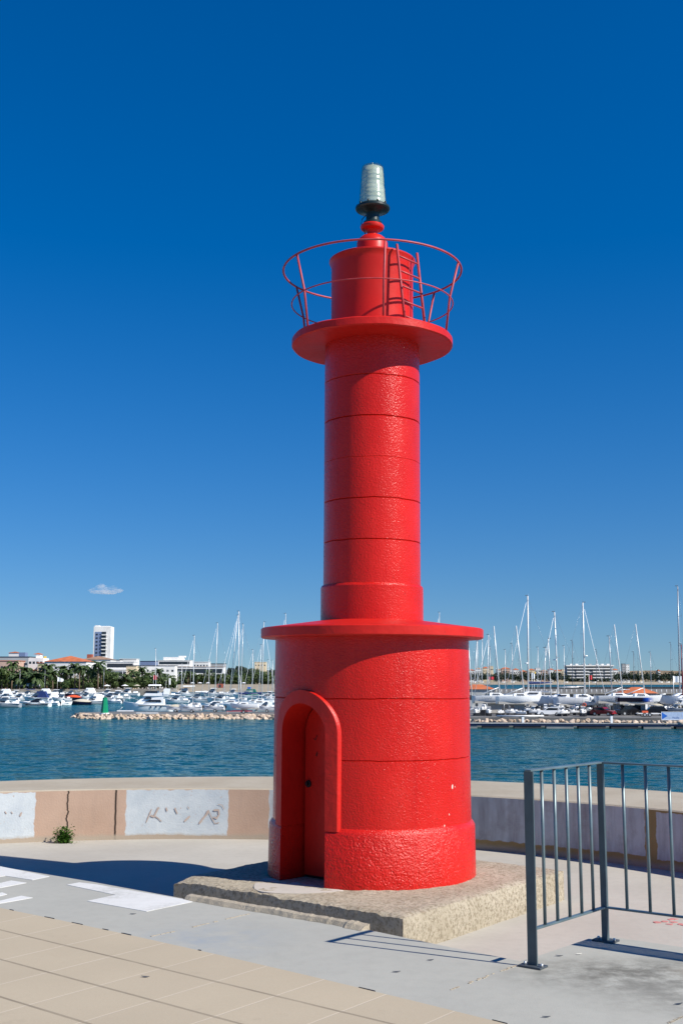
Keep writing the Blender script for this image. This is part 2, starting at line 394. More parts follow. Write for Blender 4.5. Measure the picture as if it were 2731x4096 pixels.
# paving whose curved border is a wide arc
C = (-30.52, -26.72); RR = 45.32
pts = []
for i in range(61):
    a = R(20 + 60 * i / 60); pts.append((C[0] + RR * math.cos(a), C[1] + RR * math.sin(a)))
pts = [p for p in pts if p[1] > -5.9 and p[0] > ext0.x - 2.9]
pp = pts + [(ext0.x - 2.9, pts[-1][1]), (ext0.x - 2.9, -5.9), (pts[0][0], -5.9)]
struct(MB().prism(pp, -.05, .004).build('paving', M['paving']))
# ragged dark gap along the border of the paving
mb = MB(); rg = random.Random(3)
ang0, ang1 = math.atan2(6.0 - C[1], .9 - C[0]), math.atan2(9.2 - C[1], -2.9 - C[0]); a = ang0
while a < ang1:
    ln = rg.uniform(.02, .14) / RR; wd = rg.uniform(.0015, .004)
    if rg.random() < .34:
        q = [(C[0] + (RR + s_ * wd + rg.uniform(-.003, .003)) * math.cos(b), C[1] + (RR + s_ * wd) * math.sin(b)) for s_, b in ((-1, a), (1, a + ln * .1), (1, a + ln * .8), (-1, a + ln))]
        mb.prism(q, .002, .0085)
    a += ln * rg.uniform(1.0, 1.6)
struct(mb.build('paving_joint', M['plate']))
# pale chalk joints across the grey walkway
mb = MB()
for (a_, b_) in (((587, 3751), (1000, 3655)), ((2060, 3863), (1800, 3961)), ((2731, 4066), (2668, 4094))):
    p, q = at_z(*a_, 0), at_z(*b_, 0); d = (q - p).normalized(); n = Vector((-d.y, d.x, 0)); N = 24
    for i in range(N):
        if rg.random() < .25: continue
        s0 = p.lerp(q, i / N); s1 = p.lerp(q, (i + .9) / N); w_ = rg.uniform(.003, .008); j = rg.uniform(-.006, .006)
        mb.prism([tuple((s0 + n * (w_ + j)).xy), tuple((s0 - n * (w_ - j)).xy), tuple((s1 - n * (w_ - j)).xy), tuple((s1 + n * (w_ + j)).xy)], -.01, .003)
struct(mb.build('walkway_joint', M['mortar']))
def z3(x, y): return at_z(x * .5102, 3300 + y * .5102, 0)
def inside(p): return p
marks = [[(-420, 255), (0, 325), (390, 405), (255, 433), (45, 400), (-200, 440), (-500, 380)],
         [(-240, 515), (90, 437), (210, 455), (0, 495), (-140, 540)],
         [(-160, 575), (20, 530), (58, 545), (-100, 585)],
         [(-190, 640), (170, 557), (258, 572), (0, 617), (-100, 650)],
         [(525, 470), (625, 452), (760, 468), (1060, 520), (1425, 582), (1512, 603), (1150, 680), (685, 598), (908, 550)]]
for mk in marks:
    mb = MB(); mb.prism([tuple(z3(*p).xy) for p in mk], -.02, .003)
    o = mb.build('road_marking', M['white_line']); struct(o)
# mortar lip on the walkway's edge where the slab adjoins
mb = MB(); L0, L1 = at_z(745, 3594, 0), at_z(1471, 3717, 0); N = 70; dd = (L1 - L0); nn = Vector((-dd.y, dd.x, 0)).normalized(); vs = []; fs = []
for i in range(N + 1):
    t = i / N; p = L0 + dd * t; wv = .05 + .02 * noise.noise(p * 3) + .012 * noise.noise(p * 17) + (.02 if t > .9 else 0); h = .036 + .006 * noise.noise(p * 9 + Vector((3, 0, 0))) + .006 * noise.noise(p * 25)
    if i == 0: wv, h = .01, .006
    vs += [p - nn * wv + Vector((0, 0, .001)), p - nn * wv * .45 + Vector((0, 0, h * .8)), p + nn * .02 + Vector((0, 0, h)), p + nn * .025 + Vector((0, 0, -.3))]
for i in range(N):
    for j in range(3): fs.append((i * 4 + j, i * 4 + 4 + j, i * 4 + 5 + j, i * 4 + 1 + j))
fs.append((N * 4, N * 4 + 1, N * 4 + 2, N * 4 + 3)); mb.add(vs, fs, 0, False)
struct(mb.build('kerb', M['mortar']))

# lower dock floor and the curved sea wall
CI = Vector((-2.46, 10.75)); RI = 9.35; CO = Vector((-1.76, 12.05)); RO = 10.07
NA = 160; A0, A1 = R(-35), R(215)
def arc(c, r, a): return (c.x + r * math.cos(a), c.y + r * math.sin(a))
struct(MB().prism([arc(CI, RI + .3, 2 * PI * i / 96) for i in range(96)], -6.7, LOW).build('lower_pavement', M['pale']))

def sof(U, V):
    p = at_z(U, V, WTOP); return -RI * math.atan2(p.y - CI.y, p.x - CI.x)
S = [sof(143, 3165), sof(505, 3155), sof(912, 3153.6), sof(1075, 3155), sof(2567, 3231), sof(2615, 3235)]
CR = [sof(273, 3161), sof(465, 3156)]
def wallmat():
    t = NT('painted sea wall'); uv = t.new('ShaderNodeUVMap').outputs[0]; sp = t.new('ShaderNodeSeparateXYZ'); t.link(uv, sp.inputs[0])
    s_, z_ = sp.outputs[0], sp.outputs[1]
    wob = t.math('MULTIPLY', t.math('SUBTRACT', t.noise(uv, 5, 4), .5), .10)
    sw = t.math('ADD', s_, wob); zw = t.math('ADD', z_, wob)
    def step(v, e, w_=.012): return t.math('MULTIPLY_ADD', v, 1 / w_, -e / w_, clamp=True)
    def inv(x): return t.math('SUBTRACT', 1, x)
    def box(a, b, lo, hi):
        m = t.math('MULTIPLY', step(sw, a), inv(step(sw, b))); return t.math('MULTIPLY', m, t.math('MULTIPLY', step(zw, lo), inv(step(zw, hi))))
    n = t.noise(uv, 1.2, 6); st = t.noise(uv, 3, 5, .65, (1.6, .28, 1)); bl = t.noise(uv, 2.2, 5, .7)
    tan = t.ramp(n, .3, .7, (.40, .275, .20, 1), (.475, .335, .25, 1))
    tan = t.mix(t.math('MULTIPLY', t.ramp(st, .5, .75), .35), tan, (.32, .235, .185))
    ochre = t.ramp(n, .3, .7, (.26, .19, .085, 1), (.33, .23, .10, 1))
    rightside = step(s_, S[3], .05)
    col = t.mix(rightside, tan, ochre)
    wh = t.ramp(bl, .3, .65, (.42, .47, .50, 1), (.54, .58, .59, 1)); wh = t.mix(t.math('MULTIPLY', t.ramp(st, .5, .72), .5), wh, (.40, .44, .49))
    whr = t.mix(t.math('MULTIPLY', t.ramp(st, .40, .68), .85), t.mix(.25, wh, (.38, .38, .38)), (.27, .265, .265)); whr = t.mix(t.math('MULTIPLY', t.ramp(bl, .52, .7), .55), whr, (.20, .19, .19))
    m1 = t.math('MAXIMUM', box(S[0] - 9, S[0], -.93, -.19), box(S[1], S[2], -.93, -.18))
    col = t.mix(m1, col, wh)
    m2 = t.math('MAXIMUM', box(S[3], S[4], -.84, -.12), box(S[5], S[5] + 9, -.86, -.20))
    col = t.mix(m2, col, whr)
    # peeled patches show the old paint
    peel = t.math('MULTIPLY', t.ramp(t.noise(uv, 16, 3, .6, (1, 1, 1)), .66, .69), m1); col = t.mix(t.math('MULTIPLY', peel, .8), col, (.42, .30, .24))
    # two settlement cracks
    for i, (c0, wamp, wd) in enumerate(((CR[0], .16, .013), (CR[1], .03, .016))):
        wz = t.math('MULTIPLY', t.math('SUBTRACT', t.noise(uv, 4.5, 6, .7, (.02, 1, 1)), .5), wamp)
        dist = t.math('ABSOLUTE', t.math('SUBTRACT', t.math('ADD', s_, wz), c0)); col = t.mix(inv(step(dist, wd * .5, wd)), col, (.03, .022, .018))
    col = t.mix(t.math('MULTIPLY', inv(step(zw, LOW + .05, .06)), .8), col, (.36, .31, .24))
    t.set(Base_Color=col, Roughness=.9, Specular_IOR_Level=.2); t.bump(t.noise(uv, 30, 4), .35, .01); return t.m
M['seawall'] = wallmat()
root = empty('sea_wall', (0, 0, 0), 0, 'low curved concrete sea wall with worn white and tan paint around the lighthouse', 'wall')
def arcstrip(c0, r0, z0, c1, r1, z1, jit=0):
    vs = []; fs = []
    for i in range(NA + 1):
        a = A0 + (A1 - A0) * i / NA
        vs += [(*arc(c0, r0, a), z0), (*arc(c1, r1, a), z1)]
    for i in range(NA): fs.append((2 * i, 2 * i + 1, 2 * i + 3, 2 * i + 2))
    return vs, fs
mb = MB(); vs, fs = arcstrip(CI, RI, LOW - .3, CI, RI + .01, WTOP - .02); mb.add(vs, fs, 0, True)
o = mb.build('wall_face', M['seawall'], root); me = o.data; uvl = me.uv_layers.new(name='UVMap')
for lp in me.loops:
    i = lp.vertex_index // 2; a = A0 + (A1 - A0) * i / NA; uvl.data[lp.index].uv = (-RI * a, me.vertices[lp.vertex_index].co.z)
mb = MB(); 
for args in ((CI, RI + .01, WTOP - .02, CI, RI + .035, WTOP), (CI, RI + .035, WTOP, CO, RO, WTOP + .03), (CO, RO, WTOP + .03, CO, RO + .25, -7)):
    vs, fs = arcstrip(*args); mb.add(vs, fs, 0, False)
mb.build('coping', M['coping'], root)
# remains of scraped-off scribble on the middle white panel
def z5p(x, y):
    U, V = x * .7015, 3080 + y * .7015; p = at_z(U, 3155, WTOP); a = math.atan2(p.y - CI.y, p.x - CI.x); r = RI - .004
    xx, yy = arc(CI, r, a); return Vector((xx, yy, zv(V, yy)))
for pts, wd in (([(838, 300), (850, 268), (868, 222)], .013), ([(862, 258), (880, 268), (900, 225), (908, 212)], .022), ([(885, 262), (905, 275), (925, 295)], .012), ([(948, 212), (955, 236)], .016),
                ([(998, 215), (1004, 232), (1013, 250)], .018), ([(1052, 294), (1066, 280), (1084, 262)], .02), ([(1135, 308), (1155, 280), (1178, 252), (1190, 228)], .024), ([(1190, 235), (1205, 268), (1225, 305), (1250, 300)], .011),
                ([(1215, 230), (1245, 228), (1248, 255), (1235, 275), (1215, 268)], .02), ([(1240, 195), (1265, 200), (1278, 225)], .008), ([(1070, 208), (1078, 222)], .01), ([(115, 265), (125, 240)], .02), ([(62, 236), (72, 250)], .01), ([(25, 235), (36, 250)], .012)):
    mb = MB(); P = [z5p(*p) for p in pts]; P2 = []
    for a_, b_ in zip(P[:-1], P[1:]): P2 += [a_.lerp(b_, t / 4) for t in range(4)]
    P2.append(P[-1]); vs = []; fs = []
    for i, p in enumerate(P2):
        d = (P2[min(i + 1, len(P2) - 1)] - P2[max(i - 1, 0)]).normalized(); n = d.cross(Vector((p.x - CI.x, p.y - CI.y, 0)).normalized()); w_ = wd * .95 * (.6 + .7 * abs(noise.noise(p * 40))) * (1 if 0 < i < len(P2) - 1 else .4)
        vs += [p + n * w_, p - n * w_]
    fs = [(2 * i, 2 * i + 1, 2 * i + 3, 2 * i + 2) for i in range(len(P2) - 1)]; mb.add(vs, fs)
    mb.build('paint_scrape', basic('old scribble', (.44, .35, .295), .9) if 'scr' not in M else M['scr'], root) if 'scr' in M else None
    if 'scr' not in M:
        M['scr'] = basic('old scribble', (.44, .35, .295), .9); mb.build('paint_scrape', M['scr'], root)

# red paint splash on the dock floor
p = at_z(2695, 3686, LOW); mb = MB()
for i in range(9): 
    q = (p.x + rg.gauss(0, .09), p.y + rg.gauss(0, .10)); mb.prism([(q[0] + rg.uniform(.02, .06) * math.cos(a), q[1] + rg.uniform(.02, .06) * math.sin(a)) for a in [k * PI / 4 for k in range(8)]], LOW - .01, LOW + .003 + i * .0004)
struct(mb.build('paint_splash', basic('red ground paint', (.50, .20, .18), .9)))

# weed at the foot of the wall
def weed():
    b = at_z(262, 3370, LOW); root = empty('weed', (b.x, b.y - .04, LOW), 0, 'small bushy green weed growing at the foot of the cracked sea wall', 'weed')
    ml = MB(); ms = MB(); r = random.Random(5)
    for i in range(40):
        h = r.uniform(.10, .40); top = Vector((r.gauss(0, .10) * (1.2 - h), -abs(r.gauss(0, .05)) - .02, h)); base = Vector((r.gauss(0, .05), -.01, 0))
        ms.tube([base, base.lerp(top, .5) + Vector((0, -.01, .02)), top], .004, 5, r2=.002)
        for j in range(34):
            p = base.lerp(top, r.uniform(.15, 1.0)) + Vector((r.gauss(0, .035), r.gauss(0, .03), r.gauss(0, .025))); p.z = max(p.z, .01)
            d = Vector((r.uniform(-1, 1), r.uniform(-1, .4), r.uniform(-.3, .9))).normalized(); s_ = d.cross(Vector((r.random(), r.random(), 1))).normalized(); l = r.uniform(.03, .06)
            ml.add([p, p + d * l * .5 + s_ * l * .35, p + d * l, p + d * l * .5 - s_ * l * .35], [(0, 1, 2, 3)])
    for i in range(60):
        p = Vector((r.gauss(0, .13), -.03 - abs(r.gauss(0, .05)), r.uniform(.005, .05))); d = Vector((r.uniform(-1, 1), r.uniform(-1, .4), r.uniform(-.1, .6))).normalized(); s_ = d.cross(Vector((0, 0, 1))).normalized(); l = r.uniform(.02, .05)
        ml.add([p, p + d * l * .5 + s_ * l * .35, p + d * l, p + d * l * .5 - s_ * l * .35], [(0, 1, 2, 3)])
    ml.build('foliage', M['weed'], root); ms.build('stem', M['weed'], root)
weed()
for o in bpy.data.objects:
    if o.name == 'weed': o.scale = (.95, .85, .66)

# dry leaves and bits lying about
for (u, v, z, lab) in [(533, 3658, 0, 'small dark dry leaf on the grey walkway below the white marking'), (582, 3910, .004, 'small dark dry leaf lying alone on the sand coloured paving'),
                       (1721, 3843, 0, 'dark dry leaf on the walkway nearer the railing than its fellow below the slab corner'), (1585, 3890, 0, 'dark dry leaf on the grey walkway below the slab corner, close to the paving'),
                       (2235, 3826, 0, 'dark twig end on the walkway just beside the flat end post of the railing'), (2315, 3819, 0, 'pale brown leaf on the walkway in front of the corner post of the railing'),
                       (2183, 4071, 0, 'dark dry leaf near the bottom edge of the photo below the dirty patch'), (2712, 4019, 0, 'dark dry leaf on the walkway by the right edge of the photo')]:
    p = at_z(u, v, z); mb = MB(); r = random.Random(u); a = r.uniform(-.4, .4); L_ = r.uniform(.018, .026)
    vs = []
    for i in range(7):
        t = i / 6 - .5; wd_ = .22 * L_ * math.cos(t * PI) + .001; zz = .004 + .002 * (t * 2) ** 2
        vs += [(t * 2 * L_, wd_, zz + .002), (t * 2 * L_, -wd_, zz)]
    mb.add(vs, [(2 * i, 2 * i + 1, 2 * i + 3, 2 * i + 2) for i in range(6)])
    o = mb.build('dry_leaf', M['chip'] if u == 2315 else M['plate'], None, (p.x, p.y, z + .001), a); tag(o, lab, 'leaf', 'dry leaves on the walkway')

# ------------------------------------------------------------------ slab
def slab():
    A, B, Cc = at_z(696, 3511, SLABTOP).xy, at_z(1611, 3666, SLABTOP).xy, at_z(2252, 3478, SLABTOP).xy; D = A + Cc - B
    mb = MB(); N = 130
    def P(a, b): return A * (1 - a) * (1 - b) + B * a * (1 - b) + Cc * a * b + D * (1 - a) * b
    def topz(a, b):
        p = P(a, b); d = min(a, 1 - a, b, 1 - b) * 3.5; q = Vector((p.x, p.y, 0))
        z = SLABTOP + .012 * noise.noise(q * 3) + .008 * noise.noise(q * 14)
        ch = max(0, 1 - d / .10); z -= ch * ch * (.014 + .02 * max(0, noise.noise(q * 6) + .25) + .02 * max(0, noise.noise(q * 23))) 
        da = math.hypot(a, b) * 3.5; z -= max(0, 1 - da / .35) * .05            # worn far-left corner
        return z
    vs = []; fs = []
    for i in range(N + 1):
        for j in range(N + 1):
            p = P(i / N, j / N); vs.append((p.x, p.y, topz(i / N, j / N)))
    for i in range(N):
        for j in range(N): fs.append((i * (N + 1) + j, (i + 1) * (N + 1) + j, (i + 1) * (N + 1) + j + 1, i * (N + 1) + j + 1))
    mb.add(vs, fs, 0, True); H = 8; c = (A + Cc) / 2
    for s0, s1 in (((0, 0), (1, 0)), ((1, 0), (1, 1)), ((1, 1), (0, 1)), ((0, 1), (0, 0))):
        vs = []; fs = []; e = P(*s1) - P(*s0); nrm = Vector((e.y, -e.x, 0)).normalized()
        for i in range(N + 1):
            a = s0[0] + (s1[0] - s0[0]) * i / N; b = s0[1] + (s1[1] - s0[1]) * i / N; p = P(a, b); zt = topz(a, b)
            for h in range(H + 1):
                z = zt + (LOW - .05 - zt) * h / H; q = Vector((p.x, p.y, z)); k = 0 if h == 0 else (.010 * noise.noise(q * 4) + .010 * noise.noise(q * 19) + .008 * noise.noise(q * 41))
                cd = min(i, N - i) / 6; q += nrm * (k + .02 * min(1, h / 2)) * min(1, cd); vs.append(q)
        for i in range(N):
            for h in range(H): fs.append((i * (H + 1) + h, i * (H + 1) + h + 1, (i + 1) * (H + 1) + h + 1, (i + 1) * (H + 1) + h))
        mb.add(vs, fs, 0, True)
    root = empty('concrete_slab', (c.x, c.y, LOW), 0, 'square weathered concrete slab with crumbling edges under the red lighthouse', 'slab')
    o = mb.build('block', M['slab'], root); o.location = (-c.x, -c.y, -LOW)
    # smooth cement threshold in front of the door, run out to the slab's edge
    az = R(-43); n = Vector((math.sin(az), -math.cos(az))); u = Vector((math.cos(az), math.sin(az))); T = Vector((.368, 14.5)); poly = []
    for i in range(25):
        a = PI * i / 24; poly.append(T + n * 1.15 + u * .60 * math.cos(a) + n * .60 * math.sin(a) * (1 - .12 * math.sin(3 * a)))
    mb2 = MB(); mb2.prism([tuple(p) for p in poly], SLABTOP - .06, SLABTOP + .004); o = mb2.build('doorstep', M['doorstep'], root); o.location = (-c.x, -c.y, -LOW)
slab()

# ------------------------------------------------------------------ lighthouse
def weld(o, ang=30):
    bm = bmesh.new(); bm.from_mesh(o.data); bmesh.ops.remove_doubles(bm, verts=bm.verts[:], dist=1e-5); bmesh.ops.recalc_face_normals(bm, faces=bm.faces[:]); bm.to_mesh(o.data); bm.free()
    o.data.set_sharp_from_angle(angle=R(ang)); return o
def groove(prof, r, z, d=.014, h=.008): prof += [(r, z - h), (r - d, z), (r, z + h)]
LH = empty('lighthouse', (.368, 14.5, SLABTOP), 0, 'tall red harbour lighthouse with a round gallery, ladder and glass lamp', 'lighthouse'); LH.rotation_euler = (0, .0045, 0)
NS = 144
prof = [(0, .0), (1.262, .0), (1.255, .59), (1.235, .625), (1.212, .65)]
groove(prof, 1.210, 1.405); groove(prof, 1.209, 2.101); prof += [(1.206, 2.823), (0, 2.823)]
mb = MB().lathe(prof, NS)
for i, f in enumerate(mb.f):          # the plinth wears a coarser render
    if max(mb.v[j][2] for j in f) < .6: mb.m[i] = 1
def uneven(mb, lo, hi):     # hand-trowelled render: courses and seams wander a little
    for i, (x, y, z) in enumerate(mb.v):
        r = math.hypot(x, y)
        if r < .3 or not lo < z < hi: continue
        a = math.atan2(y, x); q = Vector((math.cos(a) * 2.2, math.sin(a) * 2.2, z * 1.3)); k = 1 + (.0030 * noise.noise(q) + .0016 * noise.noise(q * 4)) ; dz = .007 * noise.noise(Vector((math.cos(a) * 3, math.sin(a) * 3, round(z, 1) * 5))) + .004 * noise.noise(Vector((math.cos(a) * 11, math.sin(a) * 11, round(z, 1) * 5)))
        mb.v[i] = (x * k, y * k, z + dz)
    return mb
uneven(mb, .05, 2.8)
drum = weld(mb.build('base_drum', [M['red_rough'], M['red_coarse']], LH))
DAZ = R(-43); dn = Vector((math.sin(DAZ), -math.cos(DAZ), 0)); du = Vector((math.cos(DAZ), math.sin(DAZ), 0))
def archpoly(hw, z0, spring, n=20, left=None):
    l = -hw if left is None else left; p = [(l, z0), (hw, z0), (hw, spring)]
    for i in range(1, n): 
        a = PI * i / n; p.append((hw * math.cos(a) if math.cos(a) > 0 or left is None else left * abs(math.cos(a)), spring + hw * math.sin(a)))
    p.append((l, spring)); return p
def archprism(poly, d0, d1):
    n = len(poly); vs = [du * u_ + dn * d0 + Vector((0, 0, z_)) for u_, z_ in poly] + [du * u_ + dn * d1 + Vector((0, 0, z_)) for u_, z_ in poly]
    return vs, [list(range(n))[::-1], [n + i for i in range(n)]] + [(i, (i + 1) % n, n + (i + 1) % n, n + i) for i in range(n)]
mc = MB(); mc.add(*archprism(archpoly(.36, -.2, 1.69), .79, 1.6)); cut = mc.build('cut', M['red_smooth']); weld(cut); cut.parent = LH
bo = drum.modifiers.new('b', 'BOOLEAN'); bo.operation = 'DIFFERENCE'; bo.object = cut; bo.solver = 'EXACT'
dg = bpy.context.evaluated_depsgraph_get(); me = bpy.data.meshes.new_from_object(drum.evaluated_get(dg)); drum.modifiers.clear(); drum.data = me
me.set_sharp_from_angle(angle=R(30)); bpy.data.objects.remove(cut)
# door surround, bent round the drum
mb = MB(); st = []
HWI, BW, SPR = .354, .155, 1.69
for z_ in (.62, .9, 1.2, 1.5): st.append(((-HWI, z_), (-HWI - BW, z_)))
for i in range(33):
    a = PI - PI * i / 32; st.append(((HWI * math.cos(a), SPR + HWI * math.sin(a)), ((HWI + BW) * math.cos(a), SPR + (HWI + BW) * math.sin(a))))
for z_ in (1.5, 1.2, .9, .62): st.append(((HWI, z_), (HWI + BW, z_)))
def cyl(u_, z_, r): a = DAZ + math.asin(u_ / r); return Vector((r * math.sin(a), -r * math.cos(a), z_))
ro_, ri_ = 1.256, 1.18; vs = []
for (iu, iz), (ou, oz) in st:
    mu, mz = (iu + ou) / 2, (iz + oz) / 2
    p = cyl(iu, iz, ro_); vs += [Vector((p.x, p.y, p.z)) - dn * .40, p, cyl(mu, mz, ro_), cyl(ou + (.012 if ou < mu else -.012), oz, ro_), cyl(ou, oz, ro_ - .012), cyl(ou, oz, ri_)]
fs = [(i * 6 + j, i * 6 + 6 + j, i * 6 + 7 + j, i * 6 + 1 + j) for i in range(len(st) - 1) for j in range(5)]
mb.add(vs, fs, 0, True); o = mb.build('door_surround', M['red_smooth'], LH); weld(o, 35)
mb = MB(); mb.add(*archprism(archpoly(.357, .004, 1.69), .793, .798)); mb.build('door_gap_shade', M['dark'], LH)  # black plate behind the door: shade of the gap as colour
mb = MB(); mb.add(*archprism(archpoly(.353, .035, 1.69, left=-.325), .800, .835)); door = mb.build('door', M['red_smooth'], LH)
mb = MB(); c = du * -.262 + dn * .835 + Vector((0, 0, 1.085)); mb.tube([c, c + dn * .02], .042, 20); mb.tube([c + dn * .02, c + dn * .05], .018, 12); mb.build('door_handle', M['dark'], door)
for pts in ([(-.19, 1.62), (-.16, 1.60), (-.13, 1.66)], [(-.15, 1.42), (-.12, 1.47), (-.13, 1.41)], [(.05, 1.22), (.10, 1.26), (.15, 1.27), (.12, 1.22)]):
    mb = MB(); mb.tube([du * a + dn * .836 + Vector((0, 0, b)) for a, b in pts], .005, 5); mb.build('scratch', M['dark'], door)
# bare chips in the paint
for (az, z_, s_) in ((R(49), 1.085, .022), (R(51.5), 1.085, .008), (R(46), .78, .009), (R(42), .66, .012), (R(-71), .40, .012), (R(-65), .68, .018)):
    mb = MB(); vs = []; r = 1.2125 if z_ > .65 else 1.262; q = random.Random(int(z_ * 100)); n = 9
    if z_ <= .65: r = 1.262
    for k in range(n):
        a = 2 * PI * k / n; rr = s_ * q.uniform(.6, 1.2); b = az + rr * .8 * math.cos(a) / r; vs.append((r * math.sin(b), -r * math.cos(b), z_ + rr * 1.4 * math.sin(a)))
    mb.add(vs, [list(range(n))]); mb.build('paint_chip', M['chip'], LH)
weld(MB().lathe([(1.19, 2.823), (1.372, 2.823), (1.386, 2.836), (1.388, 2.932), (1.372, 2.947), (.60, 3.052), (.5, 3.0)], NS).build('cornice', M['red_smooth'], LH), 25)
prof = [(.645, 3.03), (.645, 3.455), (.632, 3.478), (.613, 3.486)]
for z_, d in ((4.018, .016), (4.53, .016), (5.04, .005), (5.559, .018), (6.081, .012)): groove(prof, .612, z_, d, .009 if d > .01 else .004)
prof += [(.611, 6.60)]
weld(uneven(MB().lathe(prof, 128), 3.2, 6.5).build('shaft', M['red_shaft'], LH), 25)
# gallery deck: slightly irregular rim
mb = MB().lathe([(.58, 6.585), (1.02, 6.580), (1.042, 6.594), (1.042, 6.675), (1.03, 6.69), (.5, 6.70)], 96)
mb.v = [(x * (1 + .006 * noise.noise(Vector((x * 2, y * 2, 5)))), y * (1 + .006 * noise.noise(Vector((x * 2, y * 2, 5)))), z + (.010 * noise.noise(Vector((x * 3, y * 3, 1))) if math.hypot(x, y) > 1 else 0)) for x, y, z in mb.v]
weld(mb.build('gallery_deck', M['red_smooth'], LH), 30)
mb = MB().lathe([(.533, 6.68), (.533, 7.655), (.545, 7.70), (.563, 7.735), (.563, 7.752), (.55, 7.76), (.0, 7.79)], 96)
mb.tube([(.535 * math.sin(R(60)), -.535 * math.cos(R(60)), 6.70), (.535 * math.sin(R(60)), -.535 * math.cos(R(60)), 7.66)], .006, 6)
weld(mb.build('lantern_drum', M['red_metal'], LH), 25)
weld(MB().lathe([(.203, 7.77), (.203, 8.007), (.195, 8.03), (.172, 8.068), (.140, 8.096), (.08, 8.10), (.066, 8.115), (.066, 8.165), (.085, 8.19), (.145, 8.205), (.155, 8.22), (.155, 8.245), (.14, 8.262), (.0, 8.27)], 48).build('cap', M['red_metal'], LH), 35)
rail = empty('gallery_railing', (0, 0, 0)); rail.parent = LH
def ringpts(r, z, n=96): return [(r * math.sin(2 * PI * k / n), -r * math.cos(2 * PI * k / n), z) for k in range(n)]
MB().tube(ringpts(1.164, 7.61), .0135, 8, True).build('top_ring', M['red_rail'], rail)
MB().tube(ringpts(1.050, 7.16), .0085, 8, True).build('middle_ring', M['red_rail'], rail)
for a in (6.4, 70, 131, 190, 241, 304):
    a = R(a); d = Vector((math.sin(a), -math.cos(a), 0))
    MB().tube([d * .985 + Vector((0, 0, 6.66)), d * 1.044 + Vector((0, 0, 7.16)), d * 1.160 + Vector((0, 0, 7.61))], .014, 8).build('post', M['red_rail'], rail)
lad = empty('ladder', (0, 0, 0)); lad.parent = LH; la = R(48); n_ = Vector((math.sin(la), -math.cos(la), 0)); tt = Vector((math.cos(la), math.sin(la), 0))
for s_ in (-1, 1):
    mb = MB(); a_, b_ = n_ * .72 + tt * s_ * .205 + Vector((0, 0, 6.69)), n_ * .585 + tt * s_ * .205 + Vector((0, 0, 7.79)); mb.tube([a_, b_], .017, 4); mb.build('ladder_rail', M['red_rail'], lad)
for i in range(5):
    t = .12 + i * .185; c = n_ * (.72 - .135 * t) + Vector((0, 0, 6.69 + 1.1 * t)); MB().tube([c - tt * .205, c + tt * .205], .012, 8).build('rung', M['red_rail'], lad)
lamp = empty('beacon_lamp', (.006, 0, 8.27)); lamp.parent = LH
weld(MB().lathe([(.118, -.005), (.122, .03), (.090, .045), (.086, .155), (.11, .17), (.215, .195), (.228, .21), (.228, .235), (.21, .25), (.19, .262), (0, .265)], 40).build('lamp_base', M['black_metal'], lamp), 30)
for k in range(10): a = 2 * PI * k / 10; MB().tube([(.20 * math.cos(a), .20 * math.sin(a), .24), (.20 * math.cos(a), .20 * math.sin(a), .275)], .014, 8).build('clamp', M['black_metal'], lamp)
mb = MB(); mb.tube([(-.09, -.03, .12), (-.14, -.03, .06), (-.15, -.03, .0), (-.12, -.02, -.08), (-.09, -.02, -.16)], .006, 6); mb.build('cable', M['black_metal'], lamp)
t = NT('lamp glass'); c = t.coord('Object')
t.n.remove(t.b); tr = t.new('ShaderNodeBsdfTransparent'); tr.inputs[0].default_value = (.93, .95, .88, 1); gl = t.new('ShaderNodeBsdfGlossy'); gl.inputs['Roughness'].default_value = .04; mx = t.new('ShaderNodeMixShader'); mx.inputs[0].default_value = .14; t.link(tr.outputs[0], mx.inputs[1]); t.link(gl.outputs[0], mx.inputs[2]); t.link(mx.outputs[0], t.n['Material Output'].inputs['Surface']); M['glass'] = t.m
t = NT('prismatic lens'); c = t.coord('Object'); wv = t.new('ShaderNodeTexWave', wave_type='BANDS', bands_direction='Z'); wv.inputs['Scale'].default_value = 5; wv.inputs['Distortion'].default_value = .6; t.link(c, wv.inputs['Vector'])
t.set(Base_Color=t.ramp(t.noise(c, 7, 3), .35, .65, (.80, .80, .70, 1), (.98, .98, .97, 1)), Metallic=.22, Roughness=.14, Coat_Weight=1.0, Coat_Roughness=.04); t.bump(wv.outputs['Fac'], .25, .012); M['lens'] = t.m
weld(MB().lathe([(.186, .262), (.180, .35), (.170, .48), (.160, .62), (.149, .78), (.140, .805), (.10, .818), (.0, .822), (0, .814), (.098, .810), (.135, .797), (.144, .776), (.155, .62), (.165, .48), (.175, .35), (.181, .262)], 48).build('lamp_glass', M['glass'], lamp), 40)
weld(MB().lathe([(.0, .267), (.172, .267), (.169, .36), (.160, .50), (.150, .53), (.152, .56), (.146, .68), (.138, .775), (.10, .797), (.0, .80)], 48).build('lens', M['lens'], lamp), 60)
MB().tube([(0, 0, .815), (0, 0, .865)], .006, 6).build('spike', M['mast'], lamp)

